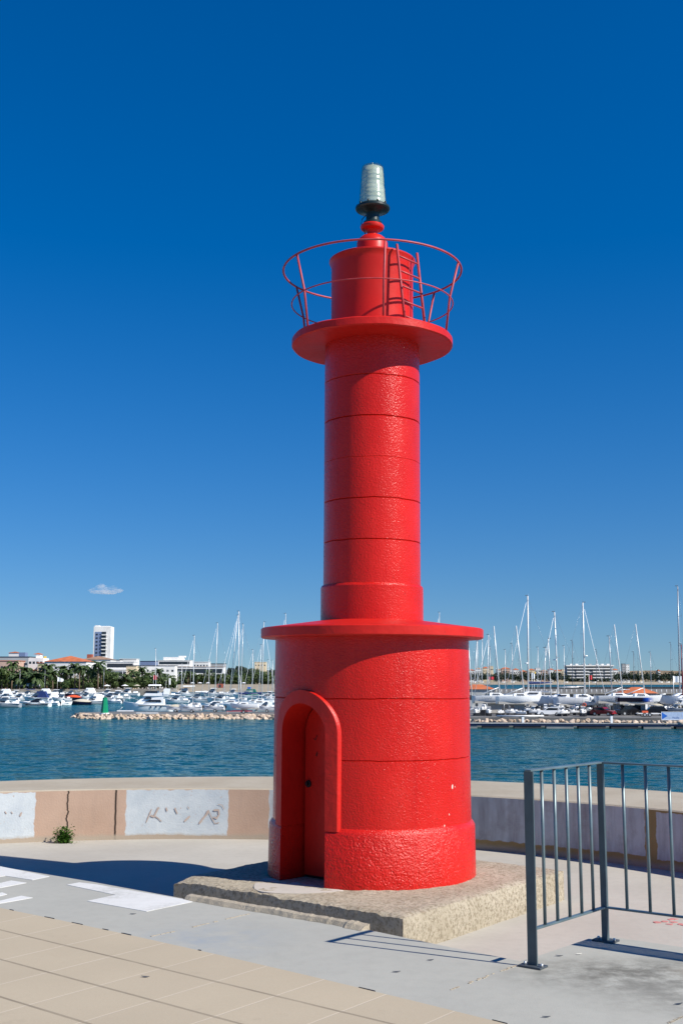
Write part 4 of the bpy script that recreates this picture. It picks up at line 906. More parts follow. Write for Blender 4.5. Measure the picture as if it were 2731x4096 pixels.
# ---- sailing boats: one per mast
def sailboat(ub, ut, vt, Y, lab, grp, z=SEA, L=9.0, deg=0, r=.085, mm='mast', cover=None, furl=True, hullc='white', land=0.0, boom=True, spread=(.45, .72), vane=True, mx=.08, radar=None, boomup=0, stays=True, two=None):
    rz = R(deg); fr = L * .115; zw = z + land; foot = Vector((gx(ub, Y, zw + fr * 1.3), Y, zw)); ca, sa = math.cos(rz), math.sin(rz)
    root = empty('sailboat', (foot.x - ca * mx * L, foot.y - sa * mx * L, zw), rz, lab, 'sailboat', grp)
    B = L * .31; h, d = hull(L, B, fr, L * .055, .10, .72, .28, fin=1.9); h.build('hull', M[hullc] if hullc in M else hullc, root); d.build('deck', M['white'], root)
    c = part('cabin', M['white'], root, loft(-L * .12, L * .24, B * .62, B * .34, fr * 1.0, fr * 1.55, L * .12, .06, .85)); part('window', M['glass_dark'], c, loft(-L * .06, L * .12, B * .625, B * .50, fr * 1.22, fr * 1.42, L * .04, .05, .95))
    top = at_y(ut, vt, Y) - Vector((root.location.x, root.location.y, zw)); top = Vector((top.x * ca + top.y * sa, -top.x * sa + top.y * ca, top.z)); ft = Vector((mx * L, 0, fr * 1.3))
    r = r * (1.3 if grp != GL else 1.1); m_ = MB().tube([ft, ft.lerp(top, .5), top], r, 8, r2=r * .75).build('mast', M[mm], root); H = (top - ft).length
    for s in spread:
        p = ft.lerp(top, s); w_ = .07 * H * (1.15 - s * .5)
        # spreaders reach athwartships
        MB().tube([p - Vector((.25, w_, -.1)), p, p - Vector((.25, -w_, -.1))], .035, 5).build('spreader', M[mm], m_)
    if vane: MB().tube([top, top + Vector((-.05, 0, .5))], .02, 4).build('aerial', M['wire'], m_); MB().box(top + Vector((.25, 0, .12)), (.5, .12, .12)).build('vane', M['mast_d'], m_)
    if radar: p = ft.lerp(top, radar); MB().tube([p + Vector((.35, 0, 0)), p + Vector((.35, 0, .22))], .32, 14).build('radar', M['white'], m_)
    bow = Vector((L * .47, 0, fr * 1.35)); 
    if furl: MB().tube([bow, bow.lerp(top, .93)], .05, 6, r2=.035).build('furled_jib', M['white_c'], root)
    if stays:
        for s_ in (-1, 1):
            p = ft.lerp(top, spread[-1] if spread else .6); w_ = .07 * H * (1.15 - (spread[-1] if spread else .6) * .5); MB().tube([(ft.x - .3, s_ * B * .46, fr), p - Vector((.25, -s_ * w_, -.1)), top], .014, 4).build('shroud', M['wire'], root)
        MB().tube([(-L * .48, 0, fr), top], .014, 4).build('backstay', M['wire'], root)
    if boom:
        e0 = ft.lerp(top, .10); e1 = Vector((ft.x - L * .40, 0, e0.z - boomup)); b = MB().tube([e0, e1], .07, 8).build('boom', M[mm], root)
        if cover:
            mb = MB(); n = 8; vs = []
            for i in range(n + 1):
                p = e0.lerp(e1, i / n); rr_ = .30 * (1 - .55 * i / n)
                for k in range(8): a = 2 * PI * k / 8; vs.append((p.x, math.cos(a) * rr_ * .6, p.z + .12 + math.sin(a) * rr_))
            mb.add(vs, [(i * 8 + k, i * 8 + (k + 1) % 8, i * 8 + 8 + (k + 1) % 8, i * 8 + 8 + k) for i in range(n) for k in range(8)], 0, True); mb.build('sail_cover', M[cover], b)
    if land:
        part('keel', M['antifoul'], root, loft(-L * .10, L * .12, .26, .22, -land + .15, -.05 * L, 0, -.05, 1.2)); part('bulb', M['antifoul'], root, loft(-L * .14, L * .14, .5, .3, -land + .02, -land + .34, .1, .1, .8)); part('rudder', M['antifoul'], root, loft(-L * .44, -L * .38, .1, .1, -land * .72, 0, 0, 0, 1)); part('boot_stripe', M['antifoul'], root, loft(-L * .46, L * .30, B * .80, B * .62, -.05 * L, .005, .2, 0, 1.0))
    return root
def stand(root, L, land, lab, grp='boat stands under the hauled out boats'):
    x, y, z = root.location; r_ = empty('boat_stand', (x, y, z - land), root.rotation_euler.z, lab, 'boat stand', grp); mb = MB()
    for s_ in (-1, 1): mb.box((0, s_ * .75, .12), (L * .5, .14, .14))
    for q in (-.22, .2): mb.box((L * q, 0, .12), (.14, 1.7, .14))
    mb.build('cradle', M['wharf'], r_)
    for q in (-.22, .2):
        for s_ in (-1, 1): MB().tube([(L * q, s_ * .85, .12), (L * q, s_ * .62, land - .02)], .045, 6).build('leg', M['alu'], r_)
GL = 'sailing boats moored left of the lighthouse'; GR = 'sailing boats right of the lighthouse'
SL = [(624, 624, 2595, 420, 'sailboat whose single mast rises behind the flybridge of the big yacht', dict(L=8, deg=180, furl=False, r=.11)),
 (772, 778, 2543, 305, 'sailboat with furled jib, leftmost of the tall masts right of the big yacht', dict(L=10, deg=182, r=.10)),
 (859, 871, 2493, 320, 'sailboat with furled jib, second tall mast right of the big yacht', dict(L=11, deg=184, r=.10)),
 (955, 956, 2446, 300, 'sailboat with the tallest mast left of the lighthouse and a blue sail cover', dict(L=12, deg=183, r=.14, cover='navy')),
 (916, 952, 2462, 335, 'sailboat with a leaning pale forestay just left of the tallest left mast', dict(L=11, deg=186, r=.09, furl=True)),
 (963, 973, 2497, 385, 'sailboat whose mast with flags stands just right of the tallest left mast', dict(L=10, deg=178, r=.11)),
 (898, 898, 2649, 460, 'small sailboat with a short mast in front of the red beach hut', dict(L=7, deg=180, r=.10, furl=False)),
 (1047, 1056, 2489, 330, 'sailboat with dark blue sail cover nearest the lighthouse on its left', dict(L=10.5, deg=2, r=.10, cover='navy')),
 (1034, 1046, 2580, 380, 'sailboat with two close pale stays left of the one nearest the lighthouse', dict(L=9, deg=182, r=.09)),
 (1072, 1074, 2640, 430, 'small sailboat with a short pale mast beside the left edge of the lighthouse', dict(L=7, deg=180, r=.10, furl=False)),
 (1088, 1091, 2642, 440, 'small sailboat with a short striped mast touching the left edge of the lighthouse', dict(L=7, deg=180, r=.10, furl=False)),
 (1135, 1143, 2455, 330, 'sailboat hidden by the lighthouse, its mast tip showing above the lower cornice on the left', dict(L=10, deg=180, r=.10)),
 (1748, 1757, 2450, 330, 'sailboat hidden by the lighthouse, its mast tip showing above the cornice on the right', dict(L=10, deg=180, r=.09))]
for ub, ut, vt, Y, lab, kw in SL: sailboat(ub, ut, vt, Y, lab, GL, **kw)
SL2 = [(1008, 1012, 2600, 360, 'sailboat with a plain pale mast between the two dark sail covers, left of the lighthouse', dict(L=9, deg=180, r=.09)), (835, 838, 2640, 430, 'small sailboat with a short mast just left of the second tall mast', dict(L=8, deg=182, r=.09, furl=False)), (725, 729, 2655, 440, 'small sailboat with a short mast left of the first tall mast', dict(L=8, deg=182, r=.09, furl=False))]
for ub, ut, vt, Y, lab, kw in SL2: sailboat(ub, ut, vt, Y, lab, GL, **kw)
SR = [(1925, 1928, 2555, 300, 'sailboat with a slim white mast, between the crossing pair and the one with a crosstree', dict(L=8, deg=180, r=.07, furl=False)), (2018, 2020, 2600, 310, 'sailboat with a slim short mast right of the first leaning racing mast', dict(L=8, deg=178, r=.06, furl=False)), (2148, 2150, 2590, 305, 'sailboat with a slim mast in the gap right of the tallest white mast', dict(L=8, deg=180, r=.06, furl=False)), (2255, 2254, 2585, 310, 'sailboat with a slim mast just before the left corner of the white apartments', dict(L=8, deg=182, r=.06, furl=False)),
 (1890, 1872, 2565, 262, 'sailboat with a mast leaning left, first to the right of the lighthouse', dict(L=8, deg=170, furl=False)),
 (1889, 1907, 2566, 268, 'sailboat with a mast leaning right, crossing its neighbour beside the lighthouse', dict(L=8, deg=10, furl=False)),
 (1906, 1909, 2566, 290, 'sailboat with a thin upright mast just right of the crossing pair', dict(L=8, deg=175, r=.06, furl=False)),
 (1945, 1953, 2540, 258, 'sailboat with wind vane and crosstree left of the tall leaning masts', dict(L=9, deg=178)),
 (1956, 1959, 2588, 275, 'sailboat with a dull mast close behind the one with the crosstree', dict(L=8, deg=180, r=.06, mm='mast_g', furl=False)),
 (2050, 2046, 2575, 300, 'sailboat with a thin grey mast between the two masts that lean left', dict(L=9, deg=180, r=.06, mm='mast_g', furl=False)),
 (2112, 2109, 2384, 232, 'sailboat with the tallest white mast right of the lighthouse', dict(L=12, deg=182, r=.15, cover='navy', radar=.30)),
 (2174, 2181, 2592, 226, 'sailboat with a short mast leaning right, left of a pair of tall masts', dict(L=7.5, deg=178, r=.07, furl=False)),
 (2202, 2191, 2556, 222, 'sailboat with wind vane, left of the pair of tall masts before the white apartments', dict(L=8, deg=2, r=.09, furl=False)),
 (2231, 2216, 2449, 221, 'sailboat with tall mast just left of the white apartment block', dict(L=10, deg=182, r=.12, radar=.42)),
 (2289, 2287, 2563, 290, 'sailboat with a thin dark mast in front of the left end of the white apartments', dict(L=9, deg=180, r=.055, mm='mast_d', furl=False)),
 (2338, 2329, 2411, 218, 'sailboat with tall mast and white radar in front of the white apartments', dict(L=10, deg=3, r=.13, radar=.42, spread=(.33, .66))),
 (2446, 2434, 2546, 232, 'sailboat with wind vane at the right end of the white apartments', dict(L=9, deg=180, r=.09, mm='mast_g', furl=False)),
 (2384, 2383, 2600, 300, 'sailboat with a very thin mast in front of the red flag', dict(L=8, deg=180, r=.05, mm='mast_d', furl=False)),
 (2534, 2532, 2609, 300, 'sailboat with a short thin dark mast between the two leaning masts at right', dict(L=8, deg=180, r=.055, mm='mast_d', furl=False)),
 (2604, 2599, 2610, 296, 'sailboat with a short thin mast right of the dark blue hull', dict(L=8, deg=180, r=.06, mm='mast_g', furl=False)),
 (2682, 2680, 2572, 320, 'sailboat with a thread thin mast left of the maroon mast', dict(L=8, deg=180, r=.045, mm='mast_d', furl=False)),
 (2718, 2708, 2346, 222, 'sailboat with a very tall pale mast near the right edge', dict(L=11, deg=182, r=.11, mm='mast_g', furl=False)),
 (2729, 2722, 2578, 216, 'sailboat with a maroon mast at the right edge', dict(L=9, deg=182, r=.10, mm='mast_r', furl=False))]
for ub, ut, vt, Y, lab, kw in SR:
    z = DZ + 1.75 if Y < 240 else SEA; kw['land'] = 0
    if Y < 240: kw['land'] = 1.75; kw['z'] = DZ
    s = sailboat(ub, ut, vt, Y, lab, GR, **kw)
    if Y < 240: stand(s, kw['L'], 1.75, 'stand under the ' + ' '.join(lab.split()[:11]))
# four sister hulls hauled out on the hard standing
t = NT('two tone racing hull'); c = t.coord('Object'); sp = t.new('ShaderNodeSeparateXYZ'); t.link(c, sp.inputs[0]); rp = t.new('ShaderNodeValToRGB'); e = rp.color_ramp.elements
e[0].position = .52; e[0].color = (.006, .008, .03, 1); e[1].position = .80; e[1].color = (.8, .8, .8, 1); q_ = e.new(.64); q_.color = (.01, .09, .5, 1)
t.link(t.math('MULTIPLY_ADD', sp.outputs[0], 1 / 8.4, .5), rp.inputs[0]); zz = t.math('MULTIPLY_ADD', sp.outputs[2], 20, -14.5, clamp=True); zl_ = t.math('MULTIPLY_ADD', sp.outputs[2], -20, .2, clamp=True)
t.set(Base_Color=t.mix(t.math('MAXIMUM', zz, zl_), rp.outputs[0], (.8, .8, .79)), Roughness=.2); M['racer'] = t.m
for i, (ub, ut, vt, Y, hc, lab) in enumerate([(1998, 1974, 2504, 216, 'white', 'white racing sailboat hauled out, leftmost of the four sister hulls with lowered booms'), (2096, 2063, 2503, 208, 'white', 'large white racing hull hauled out in front beneath the tallest right mast'),
        (2489, 2455, 2498, 214, 'white', 'white racing hull hauled out just behind the dark blue one'), (2577, 2540, 2496, 207, 'racer', 'racing sailboat hauled out with navy hull fading through blue to a white bow')]):
    s = sailboat(ub, ut, vt, Y, lab, 'sister racing boats hauled out', z=DZ, L=8.2, deg=0, r=.085, furl=False, hullc=hc, land=2.35, boomup=1.15, spread=(.5,), mx=.12, vane=False)
    if i == 3: MB().tube([(3.7, 0, 1.25), (4.7, 0, 1.36)], .09, 8).build('bowsprit', M['white'], s)
    stand(s, 8.2, 2.35, 'boat stand under the ' + ['leftmost sister racing hull', 'large white racing hull in front', 'white racing hull behind the navy one', 'navy and blue racing hull'][i])
    fc = bpy.data.curves.new('hull_letters', 'FONT')  # lettering strip along the topsides, too small in the photo to read: dashes
    bpy.data.curves.remove(fc)
    if i in (0, 2):
        for k in range(5): part('hull_mark', M['grey_hull'], s, ([(-2.6 + k * .42, -1.268, .45), (-2.35 + k * .42, -1.268, .45), (-2.3 + k * .42, -1.268, .66), (-2.55 + k * .42, -1.268, .66)], [(0, 1, 2, 3)]))
# large hull on a trailer on the breakwater
s = sailboat(955 + 14, 960, 2700, 247, 'large plain white hull on a trailer on the breakwater below the tallest left mast', 'boats laid up on the breakwater', z=BZ, L=6.2, deg=182, land=1.25, furl=False, boom=False, spread=(), vane=False, stays=False, r=.05); trailer(968, 247, BZ, 5.4, 180, 'red wheeled trailer under the large plain white hull on the breakwater', cm='red_cloth')

# ---- small craft and vehicles on the hard standing
for (U, Y, Lpx, kd, dg_, hc, cv, zz, lab) in [(1905, 203, 62, 'cabin', 255, 'white', 'white_c', .55, 'white cabin boat stern on, nearest the lighthouse in the yard'), (1954, 202, 64, 'cabin', 262, 'white', 'white_c', .55, 'white cabin boat, second from the lighthouse in the yard'),
        (2000, 203, 50, 'open', 240, 'white', 'white_c', .5, 'small white boat beside the keel of the large white hull'), (2046, 204, 60, 'open', 200, 'white', 'white_c', .5, 'white open boat behind the keel of the large white hull'), (2128, 204, 70, 'cabin', 190, 'white', 'white_c', .55, 'white boat with red trim right of the keel of the large white hull'),
        (2248, 201, 62, 'open', 215, 'white', 'white_c', .5, 'white open boat in the yard left of the one with a lifebuoy'), (2285, 206, 58, 'bimini', 200, 'white', 'navy', .5, 'white boat with a navy sunshade in the yard'), (2330, 200, 66, 'cabin', 250, 'white', 'white_c', .6, 'white cabin boat with an orange lifebuoy in the yard'),
        (2375, 216, 76, 'canopy', 182, 'white', 'white_c', 1.6, 'white boat with a peaked white cover high on the yard behind the lifebuoy boat'), (2268, 226, 60, 'canopy', 175, 'white', 'blue', .8, 'white boat with a bright blue cover below the tall masts'),
        (1932, 206, 50, 'canopy', 250, 'white', 'white_c', 1.0, 'white boat with a pale cover between the two stern on cabin boats near the lighthouse'),
        (2082, 200, 46, 'open', 160, 'white', 'white_c', .5, 'small white dinghy in the yard straight above the first white bollard'), (2108, 206, 52, 'cabin', 95, 'white', 'white_c', .7, 'white cabin boat seen bow on behind the first white bollard'), (2180, 206, 58, 'canopy', 260, 'white', 'white_c', .9, 'white covered boat seen stern on behind the parked white car'),
        (2228, 209, 56, 'cabin', 185, 'white', 'navy', 1.1, 'white cabin boat behind the parked white car, below the paired masts'), (2306, 208, 54, 'cabin', 100, 'white', 'white_c', 1.0, 'white cabin boat seen bow on left of the lifebuoy boat'), (2356, 206, 52, 'open', 230, 'grey_hull', 'white_c', .8, 'grey open boat squeezed between the lifebuoy boat and the red car'),
        (2660, 208, 50, 'open', 200, 'white', 'white_c', 1.0, 'small white boat left of the blue arrow on the sign'), (2718, 214, 60, 'cabin', 185, 'white', 'white_c', 1.6, 'white cabin boat high behind the blue arrow sign at the right edge'), (2625, 222, 56, 'cover', 178, 'white', 'beige', 1.0, 'boat under a beige cover behind the black car by the trailer'),
        (2160, 228, 70, 'cabin', 180, 'white', 'white_c', 1.2, 'white wheelhouse boat right of the large white hull'), (2700, 203, 70, 'bimini', 170, 'grey_hull', 'beige', .9, 'grey boat with a beige sunshade behind the blue arrow sign'), (2055, 250, 70, 'bimini', 178, 'white', 'navy', -1.6, 'boat with a dark sunshade afloat behind the large white hull'), (2432, 226, 70, 'cover', 178, 'white', 'beige', 1.3, 'boat under a beige cover behind the sister racing hulls')]:
    b = motorboat(U, 0, Lpx, kd, dg_, lab, 'boats in the yard right of the lighthouse', z=DZ + zz if zz > 0 else SEA, hullc=hc, canvas=cv, Y=Y)
    if 'lifebuoy' in lab and 'with an orange' in lab: MB().tube([(-.9 - 1.0, .28 * math.cos(k * PI / 6), 1.35 + .28 * math.sin(k * PI / 6)) for k in range(12)], .08, 6, True).build('lifebuoy', M['orange'], b)
    if zz > 0:
        x, y, z_ = b.location; r_ = empty('keel_block', (x, y, DZ), b.rotation_euler.z, 'timber block under the ' + ' '.join(lab.split()[:11]), 'support', 'supports under yard boats')
        for q in (-.5, .5): MB().box((q * 1.4, 0, zz * .5 - .05), (.25, 1.0, max(.1, zz - .1))).build('block', M['wharf'], r_)
def car(U, Y, deg, lab, paint, L=4.2, H=1.5, van=False):
    W = 1.75; root = empty('parked_car', (gx(U, Y, DZ), Y, DZ), R(deg), lab, 'car', 'vehicles in the boat yard')
    if van: out = [(-L / 2, .3), (-L / 2, H * .97), (L * .28, H), (L * .40, H * .62), (L * .5, H * .52), (L / 2, .3)]; gl = [(-L * .30, H * .60), (-L * .30, H * .88), (L * .26, H * .90), (L * .35, H * .62)]
    else: out = [(-L / 2, .3), (-L * .5, H * .60), (-L * .44, H * .68), (-L * .36, H * .97), (L * .06, H), (L * .22, H * .66), (L * .46, H * .56), (L / 2, .35)]; gl = [(-L * .40, H * .68), (-L * .33, H * .92), (L * .05, H * .94), (L * .18, H * .67)]
    MB().side(out, -W / 2, W / 2).build('body', M[paint], root)
    MB().side(gl, -W / 2 - .012, W / 2 + .012).build('window', M['glass_dark'], root)
    fx0 = out[-4] if not van else out[2]; fx1 = out[-3] if not van else out[3]
    mb = MB(); mb.add([(fx0[0] + .02, -W * .42, fx0[1] - .06), (fx0[0] + .02, W * .42, fx0[1] - .06), (fx1[0] + .02, W * .46, fx1[1] + .03), (fx1[0] + .02, -W * .46, fx1[1] + .03)], [(0, 1, 2, 3)]); mb.build('windscreen', M['glass_dark'], root)
    for q in (-.30, .31):
        for s_ in (-1, 1):
            wl_ = MB().tube([(L * q, s_ * W * .42, .33), (L * q, s_ * (W / 2 + .02), .33)], .33, 18).build('wheel', M['rubber'], root); MB().tube([(L * q, s_ * (W / 2 + .0), .33), (L * q, s_ * (W / 2 + .03), .33)], .2, 12).build('rim', M['alu'], wl_)
    for s_ in (-1, 1): MB().bbox((L / 2 - .02, s_ * W * .36, H * .47), (.08, .34, .16), 0, .02).build('headlight', M['glass_blue'], root); MB().bbox((-L / 2, s_ * W * .40, H * .5), (.06, .2, .2), 0, .02).build('tail_light', M['red_cloth'], root)
car(2412, 204, -38, 'dark red car parked in the yard below the sister racing hulls', 'red_car'); car(2512, 207, 200, 'black van like car parked left of the keel of the navy racing hull', 'black_car', 4.4, 1.75, True)
car(2612, 205, 176, 'black car parked behind the two axle trailer', 'black_car', 4.6, 1.65); car(2535, 212, 186, 'white van parked under the navy racing hull', 'white', 4.6, 1.9, True); car(2195, 203, 175, 'white car parked in the yard under the short leaning mast', 'white')
tr_ = trailer(2590, 199, DZ, 4.6, 0, 'white two axle trailer with an orange box below the navy racing hull', 2, 'white', jock=True); MB().bbox((-.6, -.3, .82), (1.0, .5, .34), 0, .04).build('toolbox', M['orange'], tr_)

# ---- blue arrow sign
Y = 190.3; zb = zv(2879, Y); x0 = gx(2644, Y, zb); ppm = F / Y; root = empty('direction_sign', (x0, Y, -5.3), 0, 'long pale blue sign with a dark blue arrow at the right edge of the photo', 'sign')
W_ = 7.5; H_ = 30 / ppm; zo = zb - (-5.3)
MB().bbox((W_ / 2, 0, zo + H_ / 2), (W_, .12, H_), 0, .01).build('panel', basic('pale blue sign board', (.36, .46, .62), .5), root)
MB().bbox((W_ / 2, -.01, zo + H_ + .02), (W_ + .04, .16, .05), 0, .01).build('frame', M['white'], root); MB().bbox((W_ / 2, -.01, zo - .03), (W_ + .04, .16, .06), 0, .01).build('frame', M['white'], root); MB().bbox((-.02, -.01, zo + H_ / 2), (.05, .16, H_), 0, .01).build('frame', M['white'], root)
mb = MB(); mb.side([(.06, zo + .06), (.06, zo + H_ - .06), (.98, zo + H_ * .49)], -.075, -.063); mb.build('arrow', M['blue'], root)
fc = bpy.data.curves.new('lettering', 'FONT'); fc.body = 'Muelle'; fc.size = .42; fc.extrude = .005; tmp = bpy.data.objects.new('lettering', fc); COL.objects.link(tmp); dg = bpy.context.evaluated_depsgraph_get(); me = bpy.data.meshes.new_from_object(tmp.evaluated_get(dg)); bpy.data.objects.remove(tmp); me.materials.clear(); me.materials.append(basic('faded blue lettering', (.12, .2, .42), .5))
o = bpy.data.objects.new('lettering', me); COL.objects.link(o); o.parent = root; o.location = (1.75, -.068, zo + .20); o.rotation_euler = (PI / 2, 0, 0)
for q in (.6, 3.4, 6.8): MB().box((q, .12, zo / 2), (.12, .1, zo)).build('post', M['mast_g'], root)

# ---- wharf and outer breakwater on the right
Y = 262; xa, xb = gx(1945, Y, -1), gx(3300, Y, -1); root = empty('wharf', ((xa + xb) / 2, Y, SEA), 0, 'dark harbour wharf with a grey parapet and small white posts behind the boat yard', 'wharf'); LW = xb - xa; z1, z2, z3_ = zv(2757, Y) - SEA, zv(2776, Y) - SEA, 0
MB().box((0, 1.5, (z2 - 1) / 2 - .2), (LW, 3, z2 + .6)).build('wall', M['wharf'], root); MB().box((0, 1.42, z2 + .07), (LW, 3.3, .16)).build('ledge', M['quay_side'], root); MB().box((0, 2.0, (z1 + z2) / 2 + .08), (LW, .35, z1 - z2)).build('parapet', M['wharf_g'], root)
i = 0
for u in range(1965, 2760, 20):
    MB().tube([(gx(u, Y, -1) - root.location.x, .2, z2 + .1), (gx(u, Y, -1) - root.location.x, .2, z1 - .05)], .06, 6).build('post', M['white'], root)
for u in range(2250, 2760, 62): MB().box((gx(u, Y, -1) - root.location.x, -.12, z2 * .5), (.28, .2, z2)).build('pile', M['wharf_g'], root)
struct(MB().prism([(gx(2090, 345, -1), 345), (gx(3300, 345, -1), 345), (gx(3300, 352, -1), 352), (gx(2090, 352, -1), 352)], -8, zv(2748, 348)).build('outer_breakwater', M['wharf']))
def hip(x0, x1, y0, y1, z, h, ov=.4):
    x0 -= ov; x1 += ov; y0 -= ov; y1 += ov; d = min(x1 - x0, y1 - y0) / 2
    if x1 - x0 >= y1 - y0: r0, r1 = (x0 + d, (y0 + y1) / 2, z + h), (x1 - d, (y0 + y1) / 2, z + h)
    else: r0, r1 = ((x0 + x1) / 2, y0 + d, z + h), ((x0 + x1) / 2, y1 - d, z + h)
    vs = [(x0, y0, z), (x1, y0, z), (x1, y1, z), (x0, y1, z), r0, r1]
    if x1 - x0 >= y1 - y0: return vs, [(0, 1, 5, 4), (1, 2, 5), (2, 3, 4, 5), (3, 0, 4), (3, 2, 1, 0)]
    return vs, [(0, 1, 4), (1, 2, 5, 4), (2, 3, 5), (3, 0, 4, 5), (3, 2, 1, 0)]
for (u0, u1, v0, v1, vb, Y, lab) in ((2482, 2634, 2749, 2773, 2790, 235, 'kiosk with an orange tiled hip roof behind the navy racing hull'), (1845, 1985, 2738, 2757, 2775, 262, 'building with an orange tiled roof between the lighthouse and the crossing masts')):
    z1 = zv(v1, Y); zr = zv(v0, Y); xa, xb = gx(u0, Y, z1), gx(u1, Y, z1); root = empty('kiosk', ((xa + xb) / 2, Y + 3, DZ), 0, lab, 'kiosk'); hw = (xb - xa) / 2
    MB().box((0, 0, (z1 - DZ) / 2), (hw * 2 - .8, 5, z1 - DZ)).build('wall', M['wall_g'], root); part('roof', M['tile_r'], root, hip(-hw + .4, hw - .4, -2.5, 2.5, z1 - DZ + .005, zr - z1))
    for q in (-.5, 0, .5): MB().box((hw * q, -2.52, (z1 - DZ) * .55), (1.2, .06, 1.0)).build('window', M['win'], root)

# ---- green beacon on the breakwater head
Y = 243; z0 = BZ; root = empty('harbour_beacon', (gx(419, Y, z0), Y, z0), .3, 'small green six sided beacon on the head of the stone breakwater', 'beacon')
weld(MB().lathe([(0, 0), (1.0, 0), (1.0, .28), (0, .28)], 24).build('plinth', M['white'], root), 30)
MB().lathe([(.80, .28), (.46, 3.35), (0, 3.35)], 6, smooth=False).build('tower', M['green_b'], root); MB().lathe([(.52, 3.33), (.52, 3.42), (0, 3.43)], 6, smooth=False).build('cap', M['green_b'], root); MB().lathe([(.14, 3.42), (.14, 3.75), (.0, 3.85)], 12).build('lamp', M['glass_blue'], root)
# ---- quay furniture
def pole(U, vt, vb, Y, z, lab, name='lamp_post', cat='lamp post', r=.09, head=True, grp='lamp posts along the left quay', m='mast_g'):
    h = zv(vt, Y) - z; root = empty(name, (gx(U, Y, z), Y, z), 0, lab, cat, grp); MB().tube([(0, 0, 0), (0, 0, h)], r, 8, r2=r * .7).build('pole', M[m], root); MB().tube([(0, 0, 0), (0, 0, .5)], r * 1.8, 8).build('base', M[m], root)
    if head: MB().bbox((0, -.2, h + .05), (.5, .9, .16), 0, .04).build('lamp_head', M['glass_blue'], root)
    return root
for (U, vt, lab) in ((79, 2677, 'tall lamp post at the left end of the white marquee'), (179, 2680, 'tall lamp post just right of the white marquee'), (415, 2672, 'tall lamp post above the green beacon')): pole(U, vt, 0, 572, QZ, lab)
for (U, vt, Y, lab) in ((566, 2672, 700, 'brown pole among the palms left of the big yacht mast'), (668, 2660, 640, 'slim pole right of the big yacht mast, beside the feather flag'), (762, 2680, 800, 'slim pale pole on the beach beside the first tall mast'), (885, 2690, 800, 'short pole next to the red beach hut')): pole(U, vt, 0, Y, QZ if Y < 720 else -3.9, lab, 'flag_pole', 'pole', .11, False, 'poles behind the boats')
def flag(U, vt, vb, fw, fh, Y, z, mat, lab, tilt=0):
    h = zv(vt, Y) - z; root = empty('flag', (gx(U, Y, z), Y, z), 0, lab, 'flag', 'flags around the harbour'); MB().tube([(0, 0, 0), (0, 0, h)], .07, 6).build('pole', M['mast'], root); w_, hh_ = fw * Y / F, fh * Y / F; mb = MB(); n = 8; vs = []
    for i in range(n + 1): x = w_ * i / n; y = .12 * math.sin(i * 1.1); vs += [(x + .05, y, h - .1 - tilt * x), (x + .05, y, h - hh_ - tilt * x * .3), (x + .05, y + .02, h - .1 - tilt * x), (x + .05, y + .02, h - hh_ - tilt * x * .3)]
    for i in range(n): mb.f += [[i * 4, i * 4 + 1, i * 4 + 5, i * 4 + 4], [i * 4 + 2, i * 4 + 6, i * 4 + 7, i * 4 + 3]]; mb.m += [0, 0]; mb.sm += [True, True]
    mb.v = vs; mb.build('cloth', M[mat], root)
flag(230, 2707, 0, 24, 18, 575, QZ, 'white_c', 'white flag flying over the quay right of the marquee', .35); flag(614, 2700, 0, 12, 18, 575, QZ, 'red_cloth', 'red flag left of the mast behind the big yacht')
flag(1955, 2706, 0, 20, 12, 420, SEA + 1, 'red_cloth', 'red flag among the masts right of the lighthouse'); flag(2357, 2700, 0, 12, 18, 330, SEA + 1, 'red_cloth', 'red flag in front of the white apartment block'); flag(2695, 2703, 0, 34, 26, 255, DZ, 'white_c', 'white flag near the right edge in front of the far water'); flag(2128, 2690, 0, 12, 24, 300, SEA + 1, 'white_c', 'white burgee right of the tallest white mast'); flag(2137, 2686, 0, 7, 9, 290, SEA + 1, 'yellow', 'small yellow flag right of the tallest white mast')
flag(676, 2712, 0, 6, 26, 610, QZ, 'white_c', 'narrow white feather flag right of the big yacht')
root = empty('marquee', (gx(110, 578, QZ), 578, QZ), 0, 'long white marquee roof on the quay at far left behind the boats', 'marquee'); n = 10; vs = []
for i in range(n + 1):
    a = PI * i / n; vs += [(-6.5, -2 * math.cos(a), 2.1 + 1.3 * math.sin(a)), (6.5, -2 * math.cos(a), 2.1 + 1.3 * math.sin(a))]
part('roof', M['white_c'], root, (vs, [(2 * i, 2 * i + 1, 2 * i + 3, 2 * i + 2) for i in range(n)] + [[2 * i for i in range(n + 1)], [2 * i + 1 for i in range(n + 1)][::-1]]))
part('valance', M['navy'], root, loft(-6.5, 6.5, 3.9, 3.9, 1.9, 2.1, 0, 0, 1))
for i in range(5):
    for s_ in (-1, 1): MB().tube([(-6 + 3 * i, s_ * 1.9, 0), (-6 + 3 * i, s_ * 1.9, 2)], .07, 6).build('post', M['mast'], root)
root = empty('sea_rail', (gx(300, 570, QZ), 570, QZ), 0, 'low grey promenade parapet along the left quay', 'parapet'); MB().box((0, 0, .35), (gx(620, 570, QZ) - gx(-60, 570, QZ), .3, .7)).build('parapet', M['quay_side'], root)
root = empty('beach_hut', (gx(881, 790, -4.3), 790, -4.3), .1, 'red brown wooden hut on the sandy beach', 'hut'); MB().box((0, 0, 1.4), (4.4, 3.4, 2.8)).build('wall', M['brick'], root); MB().box((-.2, -1.72, 1.1), (1.4, .06, 1.9)).build('door', M['win'], root); MB().box((0, 0, 2.86), (4.8, 3.8, .14)).build('roof', M['dark_roof'], root)
